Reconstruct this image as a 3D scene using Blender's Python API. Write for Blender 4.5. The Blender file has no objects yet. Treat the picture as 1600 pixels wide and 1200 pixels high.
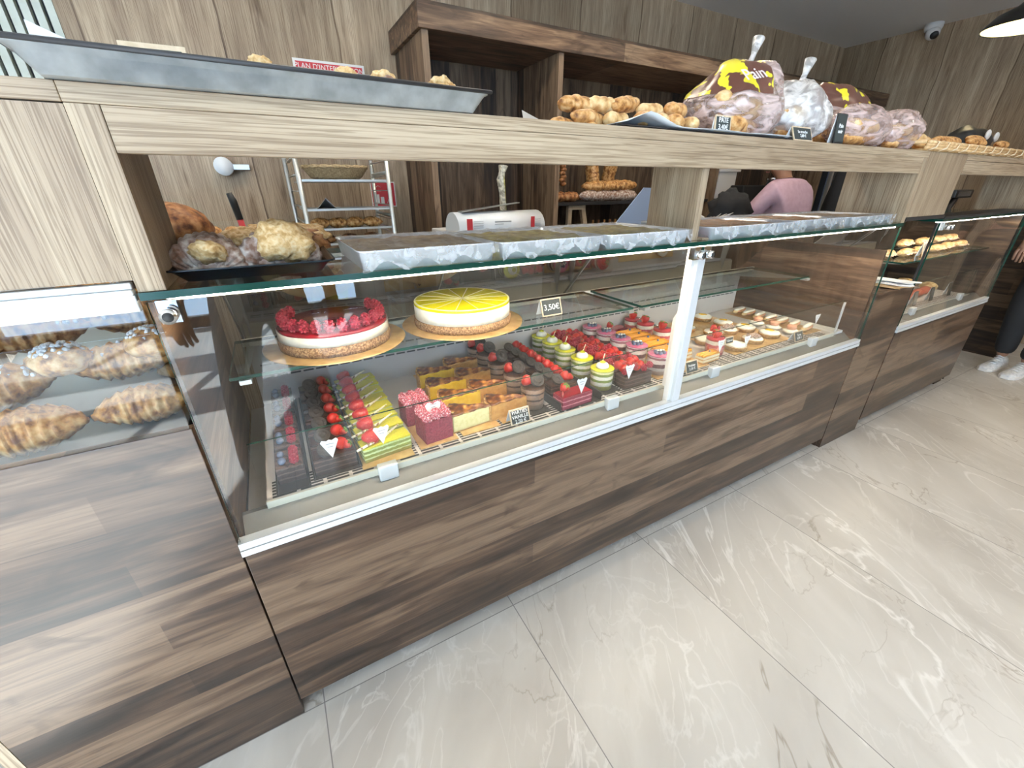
import bpy, bmesh, math, random
from mathutils import Vector, Matrix, noise, Euler
random.seed(7)
SC = bpy.context.scene
COL = SC.collection
PI = math.pi
# ---------------------------------------------------------------- camera
cam_d = bpy.data.cameras.new('camera'); cam = bpy.data.objects.new('camera', cam_d); COL.objects.link(cam)
F, YAW, PITCH, ROLL = 641.35, 0.506314, 0.44475, -0.0055185
cam_d.sensor_fit = 'HORIZONTAL'; cam_d.sensor_width = 36.0; cam_d.lens = F * 36.0 / 1600.0
cam_d.clip_start = 0.02; cam_d.clip_end = 200
fw = Vector((math.sin(YAW) * math.cos(PITCH), math.cos(YAW) * math.cos(PITCH), -math.sin(PITCH)))
rt = Vector((math.cos(YAW), -math.sin(YAW), 0)); upv = rt.cross(fw)
rr = math.cos(ROLL) * rt + math.sin(ROLL) * upv; uu = -math.sin(ROLL) * rt + math.cos(ROLL) * upv
cam.matrix_world = Matrix(((rr.x, uu.x, -fw.x, 0.194), (rr.y, uu.y, -fw.y, -0.8224), (rr.z, uu.z, -fw.z, 1.2848), (0, 0, 0, 1)))
SC.camera = cam
# ---------------------------------------------------------------- world, sun, exposure
w = bpy.data.worlds.new('sky'); SC.world = w; w.use_nodes = True
bg = w.node_tree.nodes['Background']; bg.inputs[0].default_value = (0.50, 0.73, 1.0, 1); bg.inputs[1].default_value = 15.0
sun_d = bpy.data.lights.new('sun', 'SUN'); sun_d.energy = 85.0; sun_d.angle = 0.009; sun_d.color = (0.80, 0.91, 1.0)
sun = bpy.data.objects.new('sun', sun_d); COL.objects.link(sun)
SUN_DIR = Vector((-0.34, 0.94, -0.565)).normalized()
sun.rotation_euler = SUN_DIR.to_track_quat('-Z', 'Y').to_euler(); sun.location = (2, -8, 6)
SC.view_settings.view_transform = 'Standard'; SC.view_settings.look = 'None'
SC.view_settings.gamma = 1.0; SC.view_settings.use_curve_mapping = False
SC.view_settings.exposure = -0.10
SC.cycles.max_bounces = 10; SC.cycles.transparent_max_bounces = 24; SC.cycles.caustics_reflective = False
SC.cycles.caustics_refractive = False; SC.cycles.sample_clamp_indirect = 6.0
# ---------------------------------------------------------------- material helpers
def newmat(name):
    m = bpy.data.materials.new(name); m.use_nodes = True
    nt = m.node_tree; p = nt.nodes['Principled BSDF']
    return m, nt, p
def N(nt, t, **kw):
    n = nt.nodes.new(t)
    for k, v in kw.items():
        if hasattr(n, k) and not k.startswith('i_'): setattr(n, k, v)
    return n
def L(nt, a, b): nt.links.new(a, b)
def setp(p, rough=.5, metal=0, spec=.5, sss=0, coat=0):
    p.inputs['Roughness'].default_value = rough; p.inputs['Metallic'].default_value = metal
    p.inputs['Specular IOR Level'].default_value = spec
    if sss:
        p.inputs['Subsurface Weight'].default_value = sss; p.inputs['Subsurface Radius'].default_value = (.01, .006, .004)
    if coat: p.inputs['Coat Weight'].default_value = coat; p.inputs['Coat Roughness'].default_value = .08
def ramp(nt, stops):
    r = N(nt, 'ShaderNodeValToRGB'); e = r.color_ramp.elements
    while len(e) < len(stops): e.new(.5)
    for i, (pos, c) in enumerate(stops): e[i].position = pos; e[i].color = (*c[:3], 1)
    return r
def coords(nt, scale=(1, 1, 1), rot=(0, 0, 0), loc=(0, 0, 0)):
    tc = N(nt, 'ShaderNodeTexCoord'); mp = N(nt, 'ShaderNodeMapping')
    mp.inputs['Scale'].default_value = scale; mp.inputs['Rotation'].default_value = rot; mp.inputs['Location'].default_value = loc
    L(nt, tc.outputs['Object'], mp.inputs['Vector']); return mp.outputs['Vector']
def plain(name, c, rough=.5, metal=0, **kw):
    m, nt, p = newmat(name); p.inputs['Base Color'].default_value = (*c, 1); setp(p, rough, metal, **kw); return m
def mottled(name, c1, c2, scale=40, rough=.5, bump=0, metal=0, detail=4, lo=.35, hi=.65, c3=None, **kw):
    m, nt, p = newmat(name); setp(p, rough, metal, **kw)
    v = coords(nt); n = N(nt, 'ShaderNodeTexNoise'); n.inputs['Scale'].default_value = scale; n.inputs['Detail'].default_value = detail
    L(nt, v, n.inputs['Vector'])
    st = [(lo, c1), (hi, c2)] if c3 is None else [(lo, c1), ((lo + hi) / 2, c2), (hi, c3)]
    r = ramp(nt, st); L(nt, n.outputs['Fac'], r.inputs['Fac']); L(nt, r.outputs['Color'], p.inputs['Base Color'])
    if bump:
        b = N(nt, 'ShaderNodeBump'); b.inputs['Strength'].default_value = bump; b.inputs['Distance'].default_value = .004
        L(nt, n.outputs['Fac'], b.inputs['Height']); L(nt, b.outputs['Normal'], p.inputs['Normal'])
    return m
def speckled(name, base, spot, scale=300, thr=.12, rough=.6, bump=.3):
    m, nt, p = newmat(name); setp(p, rough)
    v = coords(nt); n = N(nt, 'ShaderNodeTexVoronoi'); n.inputs['Scale'].default_value = scale; L(nt, v, n.inputs['Vector'])
    r = ramp(nt, [(thr, spot), (thr + .12, base)]); L(nt, n.outputs['Distance'], r.inputs['Fac']); L(nt, r.outputs['Color'], p.inputs['Base Color'])
    b = N(nt, 'ShaderNodeBump'); b.inputs['Strength'].default_value = bump; b.inputs['Distance'].default_value = .002
    L(nt, n.outputs['Distance'], b.inputs['Height']); L(nt, b.outputs['Normal'], p.inputs['Normal'])
    return m
def emis(name, c, s):
    m, nt, p = newmat(name); p.inputs['Emission Color'].default_value = (*c, 1); p.inputs['Emission Strength'].default_value = s
    p.inputs['Base Color'].default_value = (*c, 1); return m
def mixc(nt, fac, a, b, blend='MIX'):
    n = N(nt, 'ShaderNodeMix', data_type='RGBA', blend_type=blend)
    for s, v in ((0, fac), (6, a), (7, b)):
        if hasattr(v, 'is_output') or isinstance(v, bpy.types.NodeSocket): L(nt, v, n.inputs[s])
        else: n.inputs[s].default_value = v if s == 0 else (*v[:3], 1)
    return n.outputs[2]
def grain(nt, axis, fine=120., lo=2.2):
    # noise stretched along the grain axis ('x','y','z')
    s = {'x': (lo, fine, fine), 'y': (fine, lo, fine), 'z': (fine, fine, lo)}[axis]
    n = N(nt, 'ShaderNodeTexNoise'); n.inputs['Scale'].default_value = 1; n.inputs['Detail'].default_value = 5
    n.inputs['Distortion'].default_value = .6
    L(nt, coords(nt, s), n.inputs['Vector']); return n.outputs['Fac']
def oak(name, axis, plank=None, off=0., tone=1.0, rough=.45, mixdark=.28):
    """pale laminate with fine dark grain; plank = (axis across, width) adds dark cracks between boards"""
    m, nt, p = newmat(name); setp(p, rough, spec=.4)
    g = grain(nt, axis, 330, 6); g2 = grain(nt, axis, 16, .8)
    c = ramp(nt, [(.24, (.30 * tone, .21 * tone, .138 * tone)), (.5, (.435 * tone, .328 * tone, .22 * tone)), (.72, (.57 * tone, .452 * tone, .315 * tone))])
    L(nt, g2, c.inputs['Fac'])
    f = ramp(nt, [(.40, (.50, .45, .40)), (.54, (1, 1, 1))]); L(nt, g, f.inputs['Fac'])
    col = mixc(nt, .75, c.outputs['Color'], f.outputs['Color'], 'MULTIPLY')
    k = N(nt, 'ShaderNodeTexNoise'); k.inputs['Scale'].default_value = 1; k.inputs['Detail'].default_value = 2
    s = {'x': (2.5, 11, 11), 'y': (11, 2.5, 11), 'z': (11, 11, 2.5)}[axis]
    L(nt, coords(nt, s, loc=(3, 5, 2)), k.inputs['Vector'])
    kr = ramp(nt, [(.66, (1, 1, 1)), (.74, (.55, .48, .40))]); L(nt, k.outputs['Fac'], kr.inputs['Fac'])
    col = mixc(nt, .8, col, kr.outputs['Color'], 'MULTIPLY')
    if plank:
        ax, wd = plank
        tc = N(nt, 'ShaderNodeTexCoord'); sp = N(nt, 'ShaderNodeSeparateXYZ'); L(nt, tc.outputs['Object'], sp.inputs[0])
        wob = N(nt, 'ShaderNodeTexNoise'); wob.inputs['Scale'].default_value = 3.0; L(nt, tc.outputs['Object'], wob.inputs['Vector'])
        a = N(nt, 'ShaderNodeMath', operation='MULTIPLY_ADD'); L(nt, wob.outputs['Fac'], a.inputs[0]); a.inputs[1].default_value = .05; L(nt, sp.outputs[ax], a.inputs[2])
        d = N(nt, 'ShaderNodeMath', operation='MULTIPLY_ADD'); L(nt, a.outputs[0], d.inputs[0]); d.inputs[1].default_value = 1 / wd; d.inputs[2].default_value = off
        fr = N(nt, 'ShaderNodeMath', operation='FRACT'); L(nt, d.outputs[0], fr.inputs[0])
        pr = ramp(nt, [(0, (.22, .17, .13)), (.012, (.35, .28, .22)), (.02, (1, 1, 1))]); L(nt, fr.outputs[0], pr.inputs['Fac'])
        fl = N(nt, 'ShaderNodeMath', operation='FLOOR'); L(nt, d.outputs[0], fl.inputs[0])
        wn = N(nt, 'ShaderNodeTexWhiteNoise', noise_dimensions='1D'); L(nt, fl.outputs[0], wn.inputs['W'])
        tr = ramp(nt, [(0, (.74, .70, .66)), (1, (1.05, 1.02, 1.0))]); L(nt, wn.outputs['Value'], tr.inputs['Fac'])
        col = mixc(nt, 1., col, tr.outputs['Color'], 'MULTIPLY'); col = mixc(nt, mixdark * 3, col, pr.outputs['Color'], 'MULTIPLY')
    L(nt, col, p.inputs['Base Color'])
    b = N(nt, 'ShaderNodeBump'); b.inputs['Strength'].default_value = .25; b.inputs['Distance'].default_value = .0015
    L(nt, g, b.inputs['Height']); L(nt, b.outputs['Normal'], p.inputs['Normal'])
    return m
def walnut(name, axis, board=.075, length=1.1, tone=1.0, rough=.38, across='z', warm=1.0, spec=.5):
    """dark boards of uneven tone; axis = grain direction, across = direction boards stack in"""
    m, nt, p = newmat(name); setp(p, rough, spec=spec)
    tc = N(nt, 'ShaderNodeTexCoord'); sp = N(nt, 'ShaderNodeSeparateXYZ'); L(nt, tc.outputs['Object'], sp.inputs[0])
    cb = N(nt, 'ShaderNodeCombineXYZ'); ix = 'xyz'.index(axis); iy = 'xyz'.index(across)
    L(nt, sp.outputs[ix], cb.inputs[0]); L(nt, sp.outputs[iy], cb.inputs[1])
    br = N(nt, 'ShaderNodeTexBrick'); br.offset = .37; br.offset_frequency = 2; br.squash = 1.0; br.squash_frequency = 3
    br.inputs['Scale'].default_value = 1; br.inputs['Mortar Size'].default_value = 0; br.inputs['Brick Width'].default_value = length
    br.inputs['Row Height'].default_value = board; br.inputs['Color1'].default_value = (0, 0, 0, 1); br.inputs['Color2'].default_value = (1, 1, 1, 1)
    L(nt, cb.outputs[0], br.inputs['Vector'])
    t = tone
    tr = ramp(nt, [(.05, (.060 * t, .037 * t, .026 * t)), (.36, (.135 * t, .080 * t * warm, .050 * t * warm)), (.66, (.260 * t, .156 * t * warm, .092 * t * warm)), (.95, (.43 * t, .285 * t * warm, .175 * t * warm))])
    g = grain(nt, axis, 190, 6); g2 = grain(nt, axis, 30, 3.2)
    # grain shifts the tone inside a board
    mm = N(nt, 'ShaderNodeMath', operation='MULTIPLY_ADD'); L(nt, g2, mm.inputs[0]); mm.inputs[1].default_value = 1.9
    ad = N(nt, 'ShaderNodeMath', operation='SUBTRACT'); L(nt, br.outputs['Color'], ad.inputs[0]); ad.inputs[1].default_value = 1.05
    ms = N(nt, 'ShaderNodeMath', operation='MULTIPLY'); L(nt, ad.outputs[0], ms.inputs[0]); ms.inputs[1].default_value = .95
    L(nt, ms.outputs[0], mm.inputs[2]); 
    ad2 = N(nt, 'ShaderNodeMath', operation='ADD'); L(nt, mm.outputs[0], ad2.inputs[0]); ad2.inputs[1].default_value = .18
    L(nt, ad2.outputs[0], tr.inputs['Fac'])
    f = ramp(nt, [(.34, (.55, .53, .52)), (.56, (1, 1, 1))]); L(nt, g, f.inputs['Fac'])
    col = mixc(nt, .7, tr.outputs['Color'], f.outputs['Color'], 'MULTIPLY')
    kn = N(nt, 'ShaderNodeTexNoise'); kn.inputs['Scale'].default_value = 1; kn.inputs['Detail'].default_value = 3; kn.inputs['Distortion'].default_value = 1.5
    s4 = [13, 13, 13]; s4['xyz'.index(axis)] = 4.5; L(nt, coords(nt, tuple(s4), loc=(7, 2, 5)), kn.inputs['Vector'])
    kr = ramp(nt, [(.60, (1, 1, 1)), (.72, (.42, .38, .36))]); L(nt, kn.outputs['Fac'], kr.inputs['Fac']); col = mixc(nt, .8, col, kr.outputs['Color'], 'MULTIPLY')
    wv = N(nt, 'ShaderNodeTexWave', wave_type='BANDS', bands_direction=across.upper()); wv.inputs['Scale'].default_value = 4.2; wv.inputs['Distortion'].default_value = 9; wv.inputs['Detail'].default_value = 3; wv.inputs['Detail Scale'].default_value = 1.6
    s3 = [1, 1, 1]; s3['xyz'.index(axis)] = .28; L(nt, coords(nt, tuple(s3), loc=(2, 1, 3)), wv.inputs['Vector'])
    wr = ramp(nt, [(.0, (.58, .54, .52)), (.35, (1, 1, 1))]); L(nt, wv.outputs['Fac'], wr.inputs['Fac']); col = mixc(nt, .65, col, wr.outputs['Color'], 'MULTIPLY')
    L(nt, col, p.inputs['Base Color'])
    b = N(nt, 'ShaderNodeBump'); b.inputs['Strength'].default_value = .2; b.inputs['Distance'].default_value = .001
    L(nt, g, b.inputs['Height']); L(nt, b.outputs['Normal'], p.inputs['Normal'])
    return m
def pane_mat(name, tint=(.93, .97, .95), refl=1.0, base=.0, rough=0.):
    m, nt, p = newmat(name); nt.nodes.remove(p)
    out = nt.nodes['Material Output']
    t = N(nt, 'ShaderNodeBsdfTransparent'); t.inputs[0].default_value = (*tint, 1)
    g = N(nt, 'ShaderNodeBsdfGlossy'); g.inputs['Roughness'].default_value = rough; g.inputs['Color'].default_value = (1, 1, 1, 1)
    fr = N(nt, 'ShaderNodeFresnel'); ge = N(nt, 'ShaderNodeNewGeometry'); ii = N(nt, 'ShaderNodeMath', operation='MULTIPLY_ADD'); L(nt, ge.outputs['Backfacing'], ii.inputs[0]); ii.inputs[1].default_value = 1 / 1.5 - 1.5; ii.inputs[2].default_value = 1.5; L(nt, ii.outputs[0], fr.inputs[0])
    ml = N(nt, 'ShaderNodeMath', operation='MULTIPLY_ADD', use_clamp=True); L(nt, fr.outputs[0], ml.inputs[0]); ml.inputs[1].default_value = refl; ml.inputs[2].default_value = base
    mx = N(nt, 'ShaderNodeMixShader'); L(nt, ml.outputs[0], mx.inputs[0]); L(nt, t.outputs[0], mx.inputs[1]); L(nt, g.outputs[0], mx.inputs[2])
    L(nt, mx.outputs[0], out.inputs[0]); return m
def film_mat(name, col, opac=.5, scale=60, stretch=(1, 1, 1), rough=.15, bump=.8):
    """thin plastic: part see-through, part crinkled and shiny"""
    m, nt, p = newmat(name); setp(p, rough, spec=.9); p.inputs['Base Color'].default_value = (*col, 1)
    out = nt.nodes['Material Output']; t = N(nt, 'ShaderNodeBsdfTransparent')
    n = N(nt, 'ShaderNodeTexNoise'); n.inputs['Scale'].default_value = scale; n.inputs['Detail'].default_value = 3; n.inputs['Distortion'].default_value = 1.2
    L(nt, coords(nt, stretch), n.inputs['Vector'])
    r = ramp(nt, [(.40, (opac * .35,) * 3), (.62, (min(1, opac * 1.5),) * 3)]); L(nt, n.outputs['Fac'], r.inputs['Fac'])
    b = N(nt, 'ShaderNodeBump'); b.inputs['Strength'].default_value = bump; b.inputs['Distance'].default_value = .006
    L(nt, n.outputs['Fac'], b.inputs['Height']); L(nt, b.outputs['Normal'], p.inputs['Normal'])
    mx = N(nt, 'ShaderNodeMixShader'); L(nt, r.outputs['Color'], mx.inputs[0]); L(nt, t.outputs[0], mx.inputs[1]); L(nt, p.outputs[0], mx.inputs[2])
    L(nt, mx.outputs[0], out.inputs[0]); return m
def banded(name, bands, scale=1.0, rough=.45, wob=.003):
    """horizontal layers by height (object z): bands = [(z_from, colour), ...]"""
    m, nt, p = newmat(name); setp(p, rough)
    tc = N(nt, 'ShaderNodeTexCoord'); sp = N(nt, 'ShaderNodeSeparateXYZ'); L(nt, tc.outputs['Object'], sp.inputs[0])
    n = N(nt, 'ShaderNodeTexNoise'); n.inputs['Scale'].default_value = 90; n.inputs['Detail'].default_value = 2; L(nt, tc.outputs['Object'], n.inputs['Vector'])
    a = N(nt, 'ShaderNodeMath', operation='MULTIPLY_ADD'); L(nt, n.outputs['Fac'], a.inputs[0]); a.inputs[1].default_value = wob * 2; L(nt, sp.outputs[2], a.inputs[2])
    zmax = bands[-1][0] + .02
    d = N(nt, 'ShaderNodeMath', operation='MULTIPLY_ADD'); L(nt, a.outputs[0], d.inputs[0]); d.inputs[1].default_value = 1 / zmax; d.inputs[2].default_value = -wob / zmax
    r = ramp(nt, [(max(0, z / zmax), c) for z, c in bands]); r.color_ramp.interpolation = 'CONSTANT'
    L(nt, d.outputs[0], r.inputs['Fac'])
    n2 = N(nt, 'ShaderNodeTexNoise'); n2.inputs['Scale'].default_value = 260; L(nt, tc.outputs['Object'], n2.inputs['Vector'])
    r2 = ramp(nt, [(.3, (.8, .8, .8)), (.6, (1, 1, 1))]); L(nt, n2.outputs['Fac'], r2.inputs['Fac'])
    L(nt, mixc(nt, 1., r.outputs['Color'], r2.outputs['Color'], 'MULTIPLY'), p.inputs['Base Color'])
    b = N(nt, 'ShaderNodeBump'); b.inputs['Strength'].default_value = .25; b.inputs['Distance'].default_value = .002
    L(nt, n2.outputs['Fac'], b.inputs['Height']); L(nt, b.outputs['Normal'], p.inputs['Normal'])
    return m

# ---------------------------------------------------------------- mesh helpers
class MB:
    """collects shapes; build() links them as one mesh object"""
    def __init__(s): s.bm = bmesh.new(); s.mats = []; s.mi = 0; s.X = Matrix.Identity(4)
    def m(s, mat):
        if mat not in s.mats: s.mats.append(mat)
        s.mi = s.mats.index(mat); return s
    def v(s, p): return s.bm.verts.new(s.X @ Vector(p))
    def f(s, vs, smooth=False):
        try: f = s.bm.faces.new(vs)
        except ValueError: return None
        f.material_index = s.mi; f.smooth = smooth; return f
    def box(s, x0, y0, z0, x1, y1, z1):
        c = [s.v(p) for p in ((x0, y0, z0), (x1, y0, z0), (x1, y1, z0), (x0, y1, z0), (x0, y0, z1), (x1, y0, z1), (x1, y1, z1), (x0, y1, z1))]
        fs = []
        for q in ((0, 3, 2, 1), (4, 5, 6, 7), (0, 1, 5, 4), (1, 2, 6, 5), (2, 3, 7, 6), (3, 0, 4, 7)): fs.append(s.f([c[i] for i in q]))
        return fs
    def hexa(s, pts):
        c = [s.v(p) for p in pts]
        for q in ((0, 3, 2, 1), (4, 5, 6, 7), (0, 1, 5, 4), (1, 2, 6, 5), (2, 3, 7, 6), (3, 0, 4, 7)): s.f([c[i] for i in q])
    def prism(s, poly, axis, a, b, smooth=False):
        """poly of 2-D points extruded along axis from a to b"""
        def P(u, v, t): return {'x': (t, u, v), 'y': (u, t, v), 'z': (u, v, t)}[axis]
        A = [s.v(P(u, v, a)) for u, v in poly]; B = [s.v(P(u, v, b)) for u, v in poly]
        n = len(poly); s.f(A[::-1]); s.f(B)
        for i in range(n): s.f([A[i], A[(i + 1) % n], B[(i + 1) % n], B[i]], smooth)
    def lathe(s, prof, n=24, c=(0, 0, 0), smooth=True, cap=True, sx=1, sy=1, wob=None):
        rings = []
        for r, z in prof:
            ring = []
            for i in range(n):
                a = 2 * PI * i / n; k = 1 + (wob(a, z) if wob else 0)
                ring.append(s.v((c[0] + r * k * math.cos(a) * sx, c[1] + r * k * math.sin(a) * sy, c[2] + z)))
            rings.append(ring)
        for a, b in zip(rings, rings[1:]):
            for i in range(n): s.f([a[i], a[(i + 1) % n], b[(i + 1) % n], b[i]], smooth)
        if cap:
            if prof[0][0] > 1e-5: s.f(rings[0][::-1])
            if prof[-1][0] > 1e-5: s.f(rings[-1])
        return rings
    def tube(s, path, rad, n=10, smooth=True, cap=True, flat=1.0):
        """tube along a path; rad = number or list"""
        P = [Vector(p) for p in path]; k = len(P); rings = []; prev = None
        for i, p in enumerate(P):
            d = (P[min(i + 1, k - 1)] - P[max(i - 1, 0)]).normalized()
            ref = prev if prev is not None else (Vector((0, 0, 1)) if abs(d.z) < .9 else Vector((1, 0, 0)))
            u = (ref - d * ref.dot(d)).normalized(); w_ = d.cross(u); prev = u
            r = rad[i] if isinstance(rad, (list, tuple)) else rad
            rings.append([s.v(p + (u * math.cos(2 * PI * j / n) * flat + w_ * math.sin(2 * PI * j / n)) * r) for j in range(n)])
        for a, b in zip(rings, rings[1:]):
            for j in range(n): s.f([a[j], a[(j + 1) % n], b[(j + 1) % n], b[j]], smooth)
        if cap: s.f(rings[0][::-1], smooth); s.f(rings[-1], smooth)
    def cyl(s, p0, p1, r0, r1=None, n=16, smooth=True):
        s.tube([p0, p1], [r0, r1 if r1 is not None else r0], n, smooth)
    def ell(s, c, r, nu=14, nv=9, disp=None, rot=None):
        """ellipsoid, optionally displaced by disp(unit vector)->factor"""
        R = rot.to_matrix() if rot else None; rows = []
        def pt(t, a):
            d = Vector((math.sin(t) * math.cos(a), math.sin(t) * math.sin(a), math.cos(t)))
            k = 1 + (disp(d) if disp else 0); q = Vector((d.x * r[0] * k, d.y * r[1] * k, d.z * r[2] * k))
            if R: q = R @ q
            return s.v(Vector(c) + q)
        top = pt(0, 0); bot = pt(PI, 0)
        for j in range(1, nv): rows.append([pt(PI * j / nv, 2 * PI * i / nu) for i in range(nu)])
        for i in range(nu):
            s.f([top, rows[0][i], rows[0][(i + 1) % nu]], True); s.f([bot, rows[-1][(i + 1) % nu], rows[-1][i]], True)
        for a, b in zip(rows, rows[1:]):
            for i in range(nu): s.f([a[i], b[i], b[(i + 1) % nu], a[(i + 1) % nu]], True)
    def sheet(s, fn, nu, nv, smooth=True, th=0):
        g = [[s.v(fn(i / nu, j / nv)) for j in range(nv + 1)] for i in range(nu + 1)]
        for i in range(nu):
            for j in range(nv): s.f([g[i][j], g[i + 1][j], g[i + 1][j + 1], g[i][j + 1]], smooth)
        return g
    def build(s, name, mat=None, parent=None, bevel=0, solid=0, sub=0, W=None):
        """W: vertices are in world space and the thing's origin W is taken off"""
        if W is not None: bmesh.ops.translate(s.bm, verts=s.bm.verts, vec=-Vector(W))
        if not sub: bmesh.ops.recalc_face_normals(s.bm, faces=s.bm.faces)
        me = bpy.data.meshes.new(name); s.bm.to_mesh(me); s.bm.free()
        o = bpy.data.objects.new(name, me); COL.objects.link(o)
        if mat is not None and not s.mats: me.materials.append(mat)
        for q in s.mats: me.materials.append(q)
        if parent: o.parent = parent
        if solid:
            q = o.modifiers.new('solid', 'SOLIDIFY'); q.thickness = solid; q.offset = 0
        if bevel:
            q = o.modifiers.new('bevel', 'BEVEL'); q.width = bevel; q.segments = 2; q.limit_method = 'ANGLE'; q.angle_limit = .7
        if sub:
            q = o.modifiers.new('sub', 'SUBSURF'); q.levels = sub; q.render_levels = sub
        return o
def tag(o, label=None, cat=None, group=None, kind=None):
    if label: o['label'] = label
    if cat: o['category'] = cat
    if group: o['group'] = group
    if kind: o['kind'] = kind
    return o
def thing(name, label, cat, loc=(0, 0, 0), rz=0, group=None):
    o = bpy.data.objects.new(name, None); COL.objects.link(o); o.location = loc; o.rotation_euler = (0, 0, rz)
    o.empty_display_size = .05
    return tag(o, label, cat, group)
def kids(o): return [c for c in bpy.data.objects if c.parent == o]
def copy_tree(o, parent=None, cache={}):
    c = o.copy(); COL.objects.link(c)
    if parent: c.parent = parent
    for ch in o.children: copy_tree(ch, c)
    return c
def dup(root, loc, rz=0, label=None, group=None, s=1.0):
    c = copy_tree(root); c.location = loc; c.rotation_euler = (0, 0, rz); c.scale = (s, s, s)
    if label: c['label'] = label
    if group: c['group'] = group
    return c
def text_mesh(txt, size, mat, parent, name, M, ext=.0006, align='CENTER'):
    cu = bpy.data.curves.new(name, 'FONT'); cu.body = txt; cu.size = size; cu.extrude = ext; cu.align_x = align; cu.align_y = 'CENTER'
    t = bpy.data.objects.new('tmp', cu); COL.objects.link(t)
    me = bpy.data.meshes.new_from_object(t.evaluated_get(bpy.context.evaluated_depsgraph_get())); bpy.data.objects.remove(t)
    me.transform(M); me.materials.clear(); me.materials.append(mat); me.name = name
    o = bpy.data.objects.new(name, me); COL.objects.link(o)
    if parent: o.parent = parent
    return o
ORD = ['first', 'second', 'third', 'fourth', 'fifth', 'sixth', 'seventh', 'eighth', 'ninth', 'tenth']

# ---------------------------------------------------------------- materials
M = {}
M['oak_x'] = oak('pale oak horizontal grain', 'x', tone=.96)
M['oak_z'] = oak('pale oak upright grain', 'z', tone=.92)
M['oak_wall'] = oak('oak wall boards', 'z', (0, .56), off=.6, tone=1.05)
M['oak_wall_y'] = oak('oak wall boards side', 'z', (1, .50), off=.3, tone=1.0)
M['walnut'] = walnut('walnut boards', 'x', .082, 1.5, tone=.44, rough=.29, spec=.7, warm=.95)
M['walnut_z'] = walnut('walnut upright boards', 'z', .11, 2.4, tone=.40, across='x', rough=.55)
M['walnut_zy'] = walnut('walnut upright boards side', 'z', .11, 2.4, tone=.60, across='y', rough=.55)
M['walnut_trim'] = walnut('walnut trim', 'x', .3, 3, tone=.8, rough=.5)
M['walnut_y'] = walnut('walnut boards depthwise', 'y', .09, .9, tone=.62, rough=.5, warm=.95)
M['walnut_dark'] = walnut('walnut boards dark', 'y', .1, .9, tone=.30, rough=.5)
M['alu'] = plain('brushed aluminium', (.62, .64, .64), .32, .85)
M['alu_w'] = plain('satin aluminium profile', (.74, .76, .77), .38, .35)
M['white'] = plain('white painted steel', (.80, .77, .74), .4)
M['cream'] = plain('cream steel', (.80, .75, .62), .4)
M['steel'] = plain('stainless steel', (.55, .54, .52), .35, .75)
M['chrome'] = plain('chrome', (.8, .82, .84), .1, 1.0)
M['dark'] = plain('dark slot', (.03, .03, .03), .6)
M['black'] = plain('black plastic', (.02, .02, .022), .4)
M['blackmat'] = plain('black cloth', (.018, .018, .02), .85)
M['glass'] = pane_mat('case glass', (.985, .99, .985), .62, .0)
M['glass_shelf'] = pane_mat('shelf glass', (.92, .95, .93), 1.0, .02)
M['glass_door'] = pane_mat('sliding door glass', (.62, .63, .62), 1.6, .20)
M['glass_thin'] = pane_mat('clear cup plastic', (.97, .97, .97), .8, .0)
M['edge'] = plain('green glass edge', (.004, .045, .032), .2, spec=.35)
M['led'] = emis('light strip', (1.0, .86, .66), 105)
M['chalk'] = plain('chalkboard', (.035, .045, .045), .6)
M['chalk_w'] = plain('chalk writing', (.88, .88, .88), .7)
M['tagwood'] = mottled('tag wood frame', (.62, .47, .30), (.78, .62, .44), 60, .5)
M['paper'] = plain('white paper', (.82, .83, .84), .7)
M['gold'] = mottled('gold card', (.72, .44, .17), (.88, .62, .28), 30, .28, .2, metal=.55)
M['foil'] = mottled('aluminium foil', (.66, .70, .76), (.80, .83, .88), 25, .3, .35, metal=.55)
M['film'] = film_mat('cling film', (.85, .85, .88), .28, 38, (1, .35, 1), .1)
M['bagfilm'] = film_mat('bread bag plastic', (.66, .50, .47), .62, 26, (.5, 1, 1.6), .22)
M['bagwhite'] = film_mat('frosted bag plastic', (.78, .76, .75), .9, 22, (1, 1, 1), .3)
M['yellow'] = plain('yellow print', (.80, .70, .03), .4)
M['brownprint'] = mottled('yellow and brown print', (.13, .045, .03), (.82, .70, .03), 22, .35, .2, detail=2, lo=.53, hi=.545)
M['crust'] = mottled('baked crust', (.22, .075, .02), (.62, .30, .09), 55, .5, .5, c3=(.80, .52, .24))
M['crust_pale'] = mottled('pale crust', (.50, .24, .08), (.76, .50, .22), 40, .55, .4, c3=(.86, .66, .38))
M['crust_dark'] = mottled('dark crust', (.10, .03, .012), (.34, .13, .04), 40, .5, .5, c3=(.55, .27, .11))
M['sugar'] = mottled('icing sugar crust', (.26, .13, .08), (.46, .33, .27), 70, .7, .5, c3=(.72, .64, .57))
M['sugarlump'] = mottled('pearl sugar', (.72, .74, .80), (.92, .93, .96), 220, .7, .9, lo=.4, hi=.6)
M['almond'] = mottled('almond cream topping', (.58, .33, .12), (.78, .52, .24), 120, .7, .6, c3=(.86, .66, .38))
M['choc'] = mottled('chocolate glaze', (.045, .02, .014), (.09, .042, .03), 50, .3)
M['cookie'] = mottled('black cocoa cookie', (.022, .017, .016), (.055, .042, .038), 240, .6, .5)
M['straw'] = speckled('strawberry', (.52, .014, .010), (.80, .30, .10), 170, .10, .28, .4)
M['strawcut'] = mottled('cut strawberry', (.80, .06, .03), (.92, .34, .22), 60, .3, .2)
M['rasp'] = speckled('raspberry', (.36, .012, .035), (.55, .06, .09), 260, .25, .5, 1.0)
M['raspsugar'] = speckled('sugared raspberry', (.60, .10, .14), (.90, .66, .70), 240, .30, .6, 1.0)
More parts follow.
